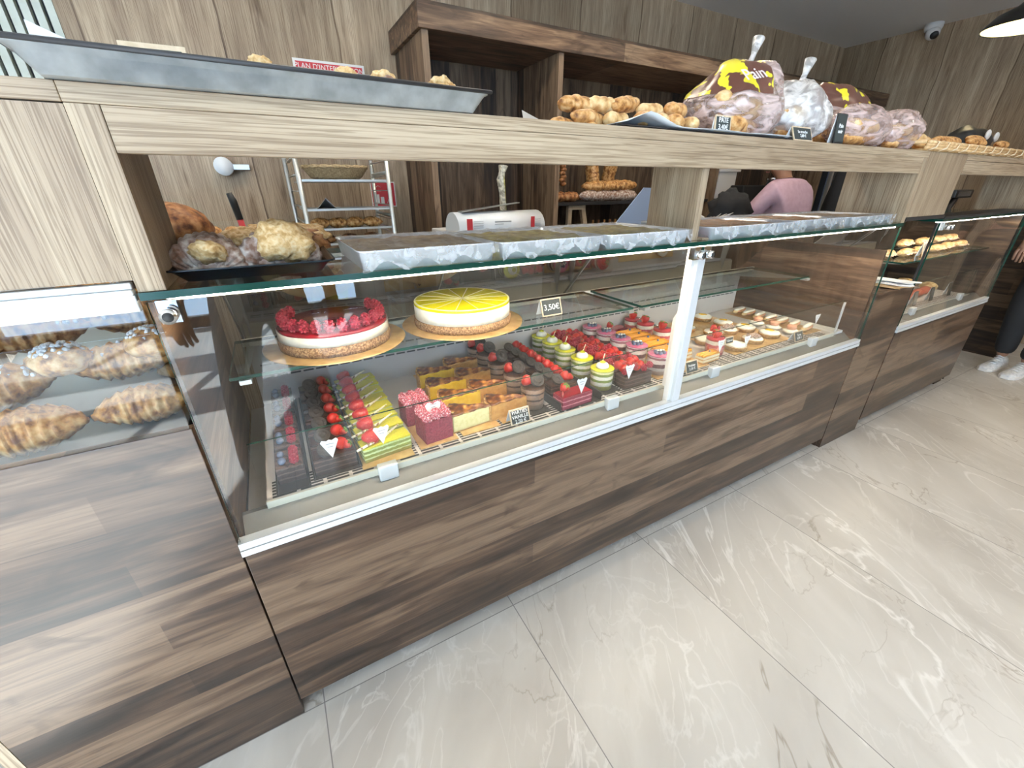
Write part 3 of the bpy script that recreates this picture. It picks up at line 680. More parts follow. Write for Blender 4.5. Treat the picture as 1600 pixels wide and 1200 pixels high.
def kind_red_cup(): 
    t = thing('strawberry_cup', 'x', 'dessert cup'); filling(t, M['f_red'], .040, .062); cup(t, .041, .078); disc(t, 'red_glaze', 'redg', .0395, .0625, .0705)
    for k in range(5):
        a = k * 1.26 + .4; q = MB(); q.X = Matrix.Translation((math.cos(a) * .0345, math.sin(a) * .0345, .030)) @ Euler((0, 0, a)).to_matrix().to_4x4(); q.ell((0, 0, 0), (.0035, .009, .014), 10, 7); q.build('strawberry_slice', M['strawcut'], t)
    strawberry(t, (-.004, .002, .083), .021, (.15, .2, 0), cut=True, leafy=True); return t
def layered_box(name, t, w_, d, h, mat, jag=.002):
    q = MB(); nx, nyy = 8, 6
    q.box(-w_ / 2, -d / 2, 0, w_ / 2, d / 2, h)
    bmesh.ops.subdivide_edges(q.bm, edges=q.bm.edges[:], cuts=7, use_grid_fill=True)
    for v in q.bm.verts:
        n = noise.noise(v.co * 160); v.co.x += n * jag; v.co.y += noise.noise(v.co * 130 + Vector((3, 1, 2))) * jag; v.co.z = max(0, v.co.z + n * jag * .5)
    return q.build(name, mat, t)
M['l_choc'] = banded('chocolate sponge layers', [(0, (.06, .03, .02)), (.010, (.13, .075, .055)), (.014, (.055, .028, .02)), (.024, (.14, .08, .06)), (.028, (.055, .028, .02)), (.038, (.14, .08, .06)), (.042, (.05, .025, .018))])
M['l_red'] = banded('raspberry sponge layers', [(0, (.24, .02, .05)), (.011, (.62, .20, .24)), (.015, (.26, .02, .05)), (.026, (.66, .28, .30)), (.030, (.30, .02, .05))])
M['l_pist'] = banded('pistachio sponge and cream layers', [(0, (.34, .30, .06)), (.009, (.68, .74, .34)), (.013, (.30, .34, .06)), (.021, (.66, .76, .36)), (.026, (.26, .32, .06)), (.033, (.66, .78, .36)), (.038, (.74, .68, .04))], wob=.0025)
M['l_orange'] = banded('puff pastry and cream layers', [(0, (.62, .34, .12)), (.008, (.90, .80, .58)), (.018, (.66, .38, .14)), (.024, (.90, .80, .58)), (.034, (.78, .46, .14))])
def kind_cookie_slice(w_=.105, base='l_choc'):
    t = thing('chocolate_slice', 'x', 'cake slice'); layered_box('layered_sponge', t, w_, .050, .048, M[base], .0012)
    q = MB(); q.box(-w_ / 2 + .002, -.023, .0482, w_ / 2 - .002, .023, .0505); q.build('chocolate_glaze', M['choc'], t, bevel=.001)
    cookie(t, (-.018, -.006, .060), .0215, (.62, .15, 0)); strawberry(t, (.020, .004, .064), .019, (1.2, .3, .5), leafy=False); strawberry(t, (.036, -.006, .060), .0135, (.9, -.4, 1.5), leafy=True)
    return t
def kind_berry_slice():
    t = thing('berry_slice', 'x', 'cake slice'); layered_box('layered_sponge', t, .128, .050, .044, M['l_choc'], .0012)
    rnd = random.Random(5)
    for k in range(4): strawberry(t, (-.048 + k * .030 + rnd.uniform(-.006, .006), rnd.uniform(-.014, .014), .058 + rnd.random() * .006), .0155 + rnd.random() * .004, (rnd.uniform(.5, 1.6), rnd.uniform(-.6, .6), rnd.uniform(0, 6)), leafy=(k % 2 == 0))
    for k in range(6): raspberry(t, (-.055 + k * .022, rnd.uniform(-.018, .018), .056 + rnd.random() * .016), .0115, (rnd.uniform(-.5, .5), rnd.uniform(-.5, .5), 0))
    for k in range(8): ball(t, 'redcurrant', (rnd.uniform(-.055, .055), rnd.uniform(-.018, .018), .055 + rnd.random() * .02), .0052, 'rglaze')
    return t
def kind_red_slice():
    t = thing('red_velvet_slice', 'x', 'cake slice'); layered_box('layered_sponge', t, .118, .052, .040, M['l_red'], .0012)
    q = MB(); q.box(-.056, -.024, .0402, .056, .024, .0435); q.build('red_jelly', M['rglaze'], t, bevel=.0015)
    strawberry(t, (-.030, .008, .058), .017, (.5, .3, 0), leafy=True)
    for k in range(4): ball(t, 'redcurrant', (-.054 + k * .006, -.016 + k * .008, .048), .0055, 'rglaze')
    return t
def kind_pist_slice():
    t = thing('pistachio_slice', 'x', 'cake slice'); layered_box('layered_sponge', t, .125, .046, .043, M['l_pist'], .0022)
    strawberry(t, (-.034, 0, .059), .023, (.1, 1.75, .1), cut=False)
    for s in (-1, 1):
        q = MB(); q.tube([(-.066 + s * .012, -.021 + s * .004, .046), (.0, -.006 + s * .003, .054), (.052 + s * .006, .014, .060)], [.0032, .0042, .0020], 6); q.build('chocolate_stick', M['choco_stick'], t)
        break
    return t
def kind_rasp_cube():
    t = thing('raspberry_cube', 'x', 'cake'); layered_box('sponge_block', t, .080, .072, .066, M['velvet'], .0012); rnd = random.Random(3)
    for i in range(3):
        for j in range(3): raspberry(t, (-.026 + i * .026, -.024 + j * .024, .074 + rnd.random() * .005), .0155, (rnd.uniform(-.4, .4), rnd.uniform(-.4, .4), rnd.random() * 3), 'raspsugar')
    return t
def kind_flan(body):
    t = thing('custard_flan_slice', 'x', 'cake slice'); n = 10; R = .142; A = .66; H = .054
    arc = [(R * math.cos(-A / 2 + A * i / n) - .07, R * math.sin(-A / 2 + A * i / n)) for i in range(n + 1)]
    q = MB(); q.prism([(-.07, 0)] + [(x * .985, y * .985) for x, y in arc], 'z', .003, H); q.build('custard', M[body], t, bevel=.0015)
    q = MB()   # crust wall and base
    q.prism([(-.068, 0)] + arc, 'z', 0, .003)
    out = [((R + .005) * math.cos(-A / 2 + A * i / n) - .07, (R + .005) * math.sin(-A / 2 + A * i / n)) for i in range(n + 1)]
    for i in range(n):
        z = H - .001 + .002 * math.sin(i * 2.1)
        q.hexa([(*arc[i], 0), (*out[i], 0), (*out[i + 1], 0), (*arc[i + 1], 0), (*arc[i], z), (*out[i], z), (*out[i + 1], z), (*arc[i + 1], z)])
    q.build('pastry_crust', M['pastry'], t)
    q = MB()
    def top(u, v):
        r = .012 + (R - .014) * u; a = (-A / 2 + A * v) * .96
        z = H + .002 + .009 * noise.noise(Vector((u * 5, v * 4, 1))) + .005 * math.sin(u * PI) * math.sin(v * PI)
        return (r * math.cos(a) - .07, r * math.sin(a), z)
    q.sheet(top, 14, 8); q.build('burnt_top', M['burnt'], t, solid=.002)
    for c_ in kids(t): c_.data.transform(Matrix.Rotation(PI, 4, 'Z'))
    return t
def kind_orange_slice():
    t = thing('orange_slice', 'x', 'cake slice'); layered_box('layered_pastry', t, .13, .046, .036, M['l_orange'], .002)
    for k in range(3):
        q = MB(); q.X = Matrix.Translation((0, -.015 + k * .015, .040)); q.tube([(-.062, 0, 0), (-.03, .001, .0015), (0, 0, 0), (.03, .001, .0012), (.062, 0, 0)], .0065, 8); q.build('orange_icing', M['orange'], t)
    ball(t, 'blueberry', (.01, 0, .050), .005, 'blue'); return t
def kind_tart(top):
    t = thing('tartlet', 'x', 'tart'); R = .047
    q = MB(); q.lathe([(R * .88, 0), (R, .016), (R * 1.02, .018), (R * .94, .018), (R * .9, .012), (.0001, .012)], 26, wob=lambda a, z: .02 * math.sin(a * 14)); q.build('pastry_shell', M['pastry'], t)
    if top in ('egg', 'cream', 'square'):
        q = MB(); q.ell((0, 0, .020), (R * .92, R * .92, .012), 22, 8, nz(4, .10, 3)); q.build('meringue', M['cream_w'], t)
        if top != 'cream': q = MB(); q.ell((.002, 0, .0295), (R * .46, R * .40, .0045), 14, 6, nz(8, .15)); q.build('curd_spot', M['egg'], t)
    else:
        q = MB(); q.lathe([(R * .9, .012), (R * .88, .019), (.0001, .021)], 22); q.build('custard_filling', M['cream_w'], t)
        rnd = random.Random(len(top))
        if top == 'straw':
            strawberry(t, (-.012, 0, .033), .017, (.6, .3, 0), cut=True); strawberry(t, (.014, .010, .031), .014, (1.1, .2, 2))
            for k in range(3): raspberry(t, (.004 + k * .012, -.014 + k * .004, .028), .0085)
        elif top == 'nut':
            for k in range(13):
                a = k * 2.4; r = .007 * math.sqrt(k); ball(t, 'caramel_nut', (r * math.cos(a), r * math.sin(a), .026 + .004 * rnd.random()), .0085, 'sugar', .8)
        elif top == 'fruit':
            for k in range(6):
                a = k * 1.05; q = MB(); q.X = Matrix.Translation((math.cos(a) * .018, math.sin(a) * .018, .027)) @ Euler((.5, 0, a)).to_matrix().to_4x4(); q.ell((0, 0, 0), (.014, .006, .004), 10, 6); q.build('mango_slice', M['yglaze'] if k % 2 else M['orange'], t)
            for k in range(4): ball(t, 'blueberry', (math.cos(k * 1.6) * .024, math.sin(k * 1.6) * .024, .030), .006, 'blue')
    return t
def kind_eclair(fill='crust_pale'):
    t = thing('cream_eclair', 'x', 'pastry')
    q = MB(); q.tube([(-.058 + .116 * i / 8, .002 * math.sin(i * 1.3), .013) for i in range(9)], [.006, .013, .0145, .014, .015, .0145, .014, .012, .006], 12, flat=.8); q.build('choux_bun', M['crust_pale'], t)
    q = MB(); q.tube([(-.052 + .104 * i / 8, .0, .024) for i in range(9)], [.004, .0095, .012, .0115, .0125, .012, .0115, .009, .004], 10, flat=.55); q.build('icing', M['cream_w'], t)
    q = MB(); q.ell((.0, -.012, .014), (.045, .004, .006), 14, 6, nz(2, .3)); q.build('salmon_filling', mottled('orange pink filling', (.78, .30, .16), (.88, .46, .30), 80, .4), t)
    return t

K = dict(oreo=kind_oreo_cup(), pist=kind_pist_cup(), berry=kind_berry_cup(), red=kind_red_cup(), slice=kind_cookie_slice(), bslice=kind_berry_slice(), rslice=kind_red_slice(), pslice=kind_pist_slice(), cube=kind_rasp_cube(),
         yflan=kind_flan('yflan'), bflan=kind_flan('bflan'), pflan=kind_flan('pflan'), orange=kind_orange_slice(), egg=kind_tart('egg'), creamt=kind_tart('cream'), strawt=kind_tart('straw'), nut=kind_tart('nut'), fruit=kind_tart('fruit'), eclair=kind_eclair())
USED = set()
def put(k, x, y, z, label, rz=0, group=None, s=1.0):
    if k not in USED:
        USED.add(k); o = K[k]; o.location = (x, y, z); o.rotation_euler = (0, 0, rz); o.scale = (s, s, s); o['label'] = label
        if group: o['group'] = group
        return o
    return dup(K[k], (x, y, z), rz, label, group, s)
# cards and boards the pastries stand on
def board(x0, y0, x1, y1, mat, label, z=DZ, name='cake_board', h=.003, lip=0):
    W = ((x0 + x1) / 2, (y0 + y1) / 2, z); b = MB(); b.box(x0, y0, z + .0004, x1, y1, z + h)
    if lip:
        for q in ((x0 - .004, y0, x0, y1), (x1, y0, x1 + .004, y1)): b.box(q[0], q[1], z + .0004, q[2], q[3], z + lip)
    o = b.build(name, M[mat] if isinstance(mat, str) else mat, None, bevel=.0008, W=W); o.location = W; return tag(o, label, 'tray' if lip else 'cake board')
M['tray_d'] = plain('dark display tray', (.035, .03, .028), .3)
M['tray_glass'] = pane_mat('clear tray', (.9, .92, .92), 1.0, .03)
B1 = board(.085, .085, .150, .585, 'tray_d', 'narrow black tray under the leftmost chocolate slices in the case', lip=.008)
B2 = board(.165, .10, .270, .585, 'tray_d', 'black tray under the chocolate slices topped with cookies and raspberries', lip=.008)
B3 = board(.272, .085, .405, .59, 'gold', 'gold card under the row of green pistachio slices')
B4 = board(.425, .10, .535, .32, 'gold', 'gold card under the two raspberry cubes')
B5 = board(.55, .105, .67, .585, 'gold', 'gold card under the column of yellow flan slices')
B6 = board(.68, .11, .775, .585, 'gold', 'gold card under the column of brown flan slices')
B7 = board(.780, .105, .850, .59, 'tray_d', 'dark tray under the row of chocolate cookie cups')
B8 = board(.872, .085, 1.030, .59, 'tray_d', 'black tray with raised rails under the cookie topped slices', lip=.030)
B9 = board(1.052, .11, 1.140, .59, 'tray_d', 'dark tray under the row of pistachio cups')
B10 = board(1.150, .10, 1.286 - .006, .59, 'tray_d', 'dark tray under the slices heaped with red berries')
B11 = board(1.315, .105, 1.412, .59, 'gold', 'gold card under the row of pink berry cups')
B12 = board(1.43, .105, 1.60, .59, 'gold', 'gold card under the row of orange slices')
B13 = board(1.78, .12, 2.19, .57, 'gold', 'large gold card under the round tartlets in the right bay')
B14 = board(2.31, .12, 2.47 - .03, .55, 'gold', 'gold card under the cream eclairs at the right end')
zb = DZ + .0034
def row(k, pts, fmt, group, s=1.0, rz=0, j=.0, alt=False):
    n = len(pts)
    for i, (x, y) in enumerate(pts):       # pts run from the front (nearest the customer) to the back
        pos = 'front' if i == 0 else ('back' if i == n - 1 else ORD[i])
        put(k, x, y, zb, fmt % pos, rz + random.uniform(-j, j) + (PI if alt and i % 2 else 0), group, s)
ys = [.130, .245, .36, .47, .58]
row('oreo', [(.813, .160), (.813, .275), (.810, .39), (.812, .49), (.806, .56)], '%s chocolate mousse cup with black cookie, counted from the front of its row', 'chocolate cookie cups', j=.2)
row('pist', [(1.094, .160), (1.094, .272), (1.092, .375), (1.094, .465), (1.096, .548)], '%s green pistachio cup with white dollop, counted from the front of its row', 'pistachio cups', j=.15)
row('berry', [(1.362, .155), (1.362, .27), (1.364, .365), (1.366, .455), (1.362, .545)], '%s pink glazed cup with blueberries, counted from the front of its row', 'pink berry cups')
put('rslice', .935, .112, zb, 'red velvet slice with a strawberry at the very front of the rail tray', .04)
row('slice', [(.935, .185), (.935, .242), (.938, .299), (.938, .356), (.940, .413), (.940, .470), (.942, .527)], '%s cookie and strawberry chocolate slice in the railed black tray, from the front', 'cookie topped chocolate slices', s=.97)
row('bslice', [(1.214, .128), (1.214, .181), (1.214, .234), (1.214, .287), (1.214, .340), (1.214, .393), (1.214, .446), (1.214, .499), (1.214, .552)], '%s dark slice heaped with red berries, counted from the front', 'slices heaped with red berries', s=.98, alt=True)
row('orange', [(1.515, .20), (1.515, .255), (1.515, .31), (1.515, .365), (1.515, .42), (1.515, .475)], '%s slice from the front of the orange glazed slices', 'orange glazed slices')
row('red', [(1.615, .37), (1.617, .475), (1.615, .55)], '%s strawberry cup from the front, left of the white post', 'strawberry cups by the post')
put('red', 1.715, .175, zb, 'strawberry cup at the front of the right bay, just right of the white post')
put('orange', 1.62, .135, zb, 'orange glazed slice at the front, seen right of the white post', .05, s=.8)
put('rslice', 1.50, .545, zb, 'dark red slice behind the orange slices at the back', .1)
row('pslice', [(.342, .135), (.342, .205), (.342, .265), (.342, .325), (.342, .385), (.342, .445), (.342, .505), (.342, .560)], '%s green pistachio slice with strawberry and chocolate stick, from the front', 'pistachio slices', rz=.12)
put('cube', .482, .150, zb, 'front raspberry topped red cube of the two', .10)
put('cube', .462, .262, zb, 'rear raspberry topped red cube of the two', .05, s=.93)
put('pflan', .600, .155, zb, 'pale vanilla flan slice at the front beside the red cubes', -.24, s=.95)
row('yflan', [(.610, .265), (.606, .37), (.606, .475)], '%s slice from the front of the yellow flan slices with burnt tops', 'yellow flan slices', rz=-.26, s=.93)
row('bflan', [(.722, .160), (.722, .285), (.722, .40), (.722, .515)], '%s slice from the front of the brown flan slices with burnt tops', 'brown flan slices', rz=-.26, s=.93)
# left trays
row('slice', [(.217, .135), (.217, .205), (.217, .275), (.217, .345), (.217, .415), (.217, .485), (.217, .555)], '%s chocolate cookie slice from the front, left of the pistachio slices', 'left chocolate slices', s=.92)
for i, y in enumerate((.16, .26, .36, .46, .555)):
    t = thing('chocolate_loaf_cake', '%s small dark raspberry cake from the front in the leftmost tray' % ('front' if i == 0 else ORD[i]), 'cake', (.118, y, zb), 0, 'dark raspberry cakes')
    layered_box('layered_sponge', t, .058, .080, .042, M['l_choc'], .0012)
    for k in range(3): raspberry(t, (.012, -.024 + k * .022, .050), .011)
    ball(t, 'blueberry', (-.014, -.02, .050), .009, 'blue'); ball(t, 'blueberry', (-.016, .012, .050), .008, 'blue')
# right bay tartlets
for k, x, y, lab in (('egg', 2.085, .52, 'orange spotted cream tartlet at the very back of the right bay'), ('egg', 2.088, .405, 'orange spotted cream tartlet second from the back'), ('egg', 2.110, .30, 'orange spotted cream tartlet in the middle of the right bay'),
                     ('egg', 2.125, .190, 'orange spotted cream tartlet nearest the front glass'), ('creamt', 1.842, .165, 'plain cream tartlet with a pointed paper tag at the front'), ('creamt', 1.735+.055, .275, 'plain cream tartlet behind the right bay strawberry cup'),
                     ('nut', 1.992, .185, 'tartlet heaped with caramel nuts at the front of the right bay'), ('nut', 2.015, .325, 'tartlet heaped with caramel nuts, behind the front one'), ('strawt', 1.925, .335, 'tartlet topped with strawberries in the right bay'),
                     ('fruit', 1.868, .445, 'tartlet of yellow mango and blueberries in the right bay'), ('fruit', 1.70, .50, 'brown and yellow fruit tartlet behind the white post')):
    put(k, x, y, zb, lab, random.uniform(0, 3), s=1.0)
for i, (x, y) in enumerate(((2.375, .155), (2.375, .215), (2.375, .275), (2.375, .335), (2.375, .395), (2.375, .455), (2.375, .51))):
    put('eclair', x, y, zb, '%s eclair from the front in the row at the right end of the case' % ('front' if i == 0 else ('back' if i == 6 else ORD[i])), .12 + random.uniform(-.06, .06), 'cream eclairs')
for i, (x, y) in enumerate(((2.255, .165), (2.250, .245), (2.245, .325))):
    t = thing('macaron_tart', '%s orange macaron cream cake left of the eclairs, from the front' % ('front', 'second', 'third')[i], 'tart', (x, y, zb), 0, 'orange macaron cakes')
    q = MB(); q.ell((0, 0, .012), (.034, .034, .012), 18, 7, nz(i, .12, 4)); q.build('cream_base', M['cream_w'], t)
    q = MB(); q.lathe([(.0001, .022), (.018, .022), (.021, .027), (.019, .030), (.021, .033), (.019, .040), (.0001, .042)], 18); q.build('macaron', mottled('orange pink shell %d' % i, (.80, .34, .18), (.90, .48, .32), 60, .5), t)
# ---- small price tags
def easel(x, y, z, w_, h, lines, label, rz=0, frame='tagwood', lean=.35, size=None, board_m='chalk'):
    t = thing('price_tag', label, 'price tag', (x, y, z), rz)
    X = Matrix.Translation((0, 0, 0)) @ Matrix.Rotation(-lean, 4, 'X')
    q = MB(); q.X = X; q.m(M[frame]).box(-w_ / 2, -.0015, .0015, w_ / 2, .0015, h); q.m(M[board_m]).box(-w_ / 2 + .004, -.0021, .0055, w_ / 2 - .004, -.0014, h - .004); fr = q.build('front_board', None, t)
    d = 2 * h * math.sin(lean)
    q = MB(); q.X = Matrix.Translation((0, d, 0)) @ Matrix.Rotation(lean, 4, 'X'); q.box(-w_ / 2, -.001, .0015, w_ / 2, .001, h); q.build('back_leg', M['paper'], t)
    if lines:
        sz = size or (h - .012) / len(lines) * .95
        for i, ln in enumerate(lines):
            zc = h * .5 + ((len(lines) - 1) / 2 - i) * sz * .95
            text_mesh(ln, sz, M['chalk_w'], t, 'chalk_writing', X @ Matrix.Translation((0, -.0026, zc)) @ Matrix.Rotation(PI / 2, 4, 'X'))
    return t
easel(.950, .262, .905, .078, .058, ['3,50€'], 'black chalk price tag reading 3,50€ on the glass shelf', size=.026)
easel(.722, .075, DZ + .006, .066, .048, ['PARTIES', 'VANILLE', '2,50 €'], 'chalk price tag for vanilla flan on the front grille', size=.0145)
easel(1.462, .075, DZ + .006, .066, .048, ['Fraisier', '3,50 €'], 'chalk price tag on the front grille just right of the white post', size=.013)
easel(2.165, .075, DZ + .006, .066, .048, ['Tarte', '3,20 €'], 'chalk price tag on the front grille near the right end', size=.014)
easel(1.735, .130, DZ + .055, .050, .030, ['Citron'], 'tiny chalk tag standing among the tartlets behind the splash glass', size=.013, lean=.15)
def paper_tag(x, y, z, lab, heart=False):
    t = thing('paper_tag', lab, 'price tag', (x, y, z))
    q = MB()
    if heart: pl = [(0, -.030), (.020, -.006), (.022, .006), (.014, .013), (.004, .009), (0, .005), (-.004, .009), (-.014, .013), (-.022, .006), (-.020, -.006)]
    else: pl = [(0, -.034), (.020, .012), (.016, .018), (.006, .014), (0, .017), (-.006, .014), (-.016, .018), (-.020, .012)]
    q.prism(pl, 'y', -.0006, .0006); q.build('card', M['paper'], t)
    q = MB()
    for zz, w_ in ((.005, .009), (-.003, .006)): q.box(-w_, -.0009, zz, w_, -.0006, zz + .0014)
    q.build('pen_writing', plain('grey ink', (.3, .3, .34), .7), t)
for x, y, z, l, h in ((.212, .098, .738, 'white pointed paper tag on the left chocolate slices', 0), (.332, .098, .738, 'white pointed paper tag in the front pistachio slice', 0), (.482, .140, .752, 'white heart shaped paper tag on the front raspberry cube', 1),
                     (.945, .082, .735, 'white pointed paper tag on the red velvet slice', 0), (1.150, .088, .735, 'white pointed paper tag in front of the berry slices', 0), (1.66, .115, .725, 'white paper tag beside the right bay orange slice', 0),
                     (1.835, .118, .712, 'white pointed paper tag in the plain cream tartlet', 0), (2.36, .118, .728, 'white paper tag among the eclairs', 0), (1.53, .20, .715, 'white paper tag on the orange slices', 0)):
    paper_tag(x, y, z, l, h)

# ---- big cakes on the glass shelf
def cake_board(parent, R):
    q = MB(); q.lathe([(R, 0), (R + .002, .001), (R + .002, .0025), (R, .003), (.0001, .003)], 48, wob=lambda a, z: .004 * math.sin(a * 40)); return q.build('gold_board', M['gold'], parent)
SH = .9045
t = thing('raspberry_cheesecake', 'round white cheesecake ringed with raspberries on gold board, on the glass shelf', 'cake', (.296, .362, SH))
cake_board(t, .182)
R = .143
q = MB(); q.m(M['crumb']).lathe([(R, .003), (R * 1.01, .016), (R, .029), (.0001, .029)], 44, wob=lambda a, z: .006 * math.sin(a * 23)); q.build('biscuit_base', None, t)
q = MB(); q.lathe([(R * .985, .029), (R * .99, .054), (.0001, .054)], 44); q.build('cream_layer', M['cream_w'], t)
q = MB(); q.lathe([(R * .985, .054), (R * .98, .060), (R * .95, .062), (.0001, .062)], 44, wob=lambda a, z: .004 * math.sin(a * 9)); q.build('red_jelly', M['rglaze'], t)
n = 25
for k in range(n):
    a = 2 * PI * k / n
    if .75 < a < 2.3: continue
    raspberry(t, (math.cos(a) * R * .86, math.sin(a) * R * .86, .0775), .0135, (random.uniform(-.15, .15), random.uniform(-.15, .15), a))
q = MB(); q.lathe([(R * 1.005, .002), (R * 1.005, .055)], 44, cap=False); q.build('clear_collar', M['glass_thin'], t)
t = thing('lemon_cheesecake', 'round white cheesecake with bright yellow sliced top on gold board, on the glass shelf', 'cake', (.672, .356, SH))
cake_board(t, .186)
R = .149
q = MB(); q.m(M['crumb']).lathe([(R, .003), (R * 1.01, .014), (R, .027), (.0001, .027)], 44, wob=lambda a, z: .006 * math.sin(a * 23)); q.build('biscuit_base', None, t)
q = MB(); q.lathe([(R * .985, .027), (R * .99, .066), (.0001, .066)], 44); q.build('cream_layer', M['cream_w'], t)
q = MB(); q.lathe([(R * .988, .066), (R * .985, .073), (R * .97, .074), (.0001, .0735)], 44); q.build('lemon_jelly', M['yglaze'], t)
q = MB()
for k in range(7):
    a = k * PI / 7 + .15; d = Vector((math.cos(a), math.sin(a), 0)); e = Vector((-d.y, d.x, 0)) * .0013
    q.hexa([tuple(-d * R * .97 - e + Vector((0, 0, .0735))), tuple(d * R * .97 - e + Vector((0, 0, .0735))), tuple(d * R * .97 + e + Vector((0, 0, .0735))), tuple(-d * R * .97 + e + Vector((0, 0, .0735))),
            tuple(-d * R * .97 - e + Vector((0, 0, .0749))), tuple(d * R * .97 - e + Vector((0, 0, .0749))), tuple(d * R * .97 + e + Vector((0, 0, .0749))), tuple(-d * R * .97 + e + Vector((0, 0, .0749)))])
q.lathe([(R * .985, .0728), (R * .975, .0755), (R * .95, .0745)], 44, cap=False); q.build('slice_mark', M['lemonline'], t)
# ================================================================ breads and things on and behind the counter
def croissant(parent, name, Ln, r, mat, bend=.5, ridges=9, c=(0, 0, 0), rz=0, flat=.8, seed=0):
    q = MB(); q.X = Matrix.Translation(c) @ Matrix.Rotation(rz, 4, 'Z'); n = ridges * 4; P = []; Rr = []
    for i in range(n + 1):
        u = i / n * 2 - 1; a = u * bend; rad = Ln / 2 / max(bend, .05)
        P.append((rad * math.sin(a), -rad * (1 - math.cos(a)), r * .75))
        e = max(.10, (1 - abs(u) ** 2.2)); saw = ((abs(u) * ridges / 2 + .3) % 1.0)
        Rr.append(r * (e ** .75) * (.86 + .20 * (1 - saw)))
    q.tube(P, Rr, 14, flat=flat)
    for v in q.bm.verts: v.co.z += noise.noise(v.co * 14 + Vector((seed, 0, 0))) * r * .10
    return q.build(name, M[mat] if isinstance(mat, str) else mat, parent)
def loaf(parent, name, Ln, r, mat, c=(0, 0, 0), rot=(0, 0, 0), seed=0, amp=.12, flat=.8, n=20, nu=12):
    q = MB(); R = Euler(rot).to_matrix().to_4x4(); q.X = Matrix.Translation(c) @ R; P = []; Rr = []
    for i in range(n + 1):
        u = i / n * 2 - 1; P.append((u * Ln / 2, noise.noise(Vector((u * 1.4 + seed, 0, 0))) * r * .5, r * flat * .9)); Rr.append(r * max(.12, (1 - abs(u) ** 3.2)) ** .6 * (1 + amp * noise.noise(Vector((u * 5 + seed, seed, 0)))))
    q.tube(P, Rr, nu, flat=flat)
    for v in q.bm.verts: v.co.z += noise.noise(v.co * 45 + Vector((seed * 2, 0, 0))) * r * amp
    return q.build(name, M[mat] if isinstance(mat, str) else mat, parent)
def bun(parent, name, r, mat, c=(0, 0, 0), rot=(0, 0, 0), seed=0, amp=.15):
    q = MB(); q.ell(c, r, 26, 16, lambda d: amp * noise.noise(d * 2.3 + Vector((seed, 0, 0))) + amp * .5 * noise.noise(d * 6 + Vector((0, seed, 0))), Euler(rot)); return q.build(name, M[mat] if isinstance(mat, str) else mat, parent)
def rolled(t, R, dep, seed, c=(0, 0, 0), rz=0):
    """sugared spiral pastry lying on its side: layered ridges seen from its face"""
    q = MB(); q.X = Matrix.Translation(c) @ Matrix.Rotation(rz, 4, 'Z'); P = []; Rr = []; n = 46
    for i in range(n):
        a = -.25 * PI + 1.5 * PI * 0; u = i / (n - 1); th = PI * u
        P.append((-R * 1.15 * math.cos(th), 0, .004 + R * .80 * math.sin(th)))
        Rr.append(.016 + .010 * math.sin(th) + .004 * abs(math.sin(i * .9 + seed)))
    q.tube(P, Rr, 12)
    P = [(-R * .62 * math.cos(PI * i / 20), -.004, .004 + R * .40 * math.sin(PI * i / 20)) for i in range(21)]; q.tube(P, [.016 + .004 * abs(math.sin(i * 1.1)) for i in range(21)], 10)
    q.ell((0, .010, R * .35), (R * .95, dep, R * .55), 18, 10, nz(seed, .12, 3))
    return q.build('sugared_dough', M['sugar'], t)
# ---- almond pastries on the black tray at the left end of the top glass
ZG = 1.1445
t = thing('baking_tray', 'glossy black tray of almond topped pastries at the left end of the top glass', 'tray', (.172, .20, ZG), -.02)
def pan(parent, x0, y0, x1, y1, h, mat, name='pan', flare=.014, th=.0015, lip=.006):
    q = MB()
    def rr_(x0, y0, x1, y1, r, z):
        out = []
        for cx, cy, a0 in ((x1 - r, y1 - r, 0), (x0 + r, y1 - r, PI / 2), (x0 + r, y0 + r, PI), (x1 - r, y0 + r, 1.5 * PI)):
            for k in range(5): a = a0 + k * PI / 8; out.append(q.v((cx + r * math.cos(a), cy + r * math.sin(a), z)))
        return out
    rings = [rr_(x0 + flare, y0 + flare, x1 - flare, y1 - flare, .012, .0), rr_(x0, y0, x1, y1, .018, h), rr_(x0 - lip, y0 - lip, x1 + lip, y1 + lip, .022, h + .001), rr_(x0 - lip, y0 - lip, x1 + lip, y1 + lip, .022, h - .002),
             rr_(x0 + .001, y0 + .001, x1 - .001, y1 - .001, .018, h - .003), rr_(x0 + flare + .002, y0 + flare + .002, x1 - flare - .002, y1 - flare - .002, .012, .002)]
    q.f(rings[0][::-1]); q.f(rings[-1])
    for a, b2 in zip(rings, rings[1:]):
        for i in range(20): q.f([a[i], a[(i + 1) % 20], b2[(i + 1) % 20], b2[i]], True)
    return q.build(name, M[mat], parent)
pan(t, -.135, -.165, .118, .26, .022, 'plasticblack', flare=.020)
spec = [((.085, .118), .048, .0, 'front left spiral pastry with a pale almond patch on the black tray', 'roll'), ((.205, .135), .062, .12, 'front right spiral pastry with a large almond patch on the black tray', 'roll'),
        ((.075, .235), .046, .2, 'grey sugared pastry behind the front left one on the black tray', 'rollgrey'), ((.160, .270), .055, .5, 'almond pastry with dark chocolate showing, in the middle of the black tray', 'open'),
        ((.150, .385), .062, .15, 'long pale sugared pastry at the back of the black tray', 'long'), ((.262, .30), .050, -.4, 'chocolate filled pastry at the right rear corner of the black tray', 'open')]
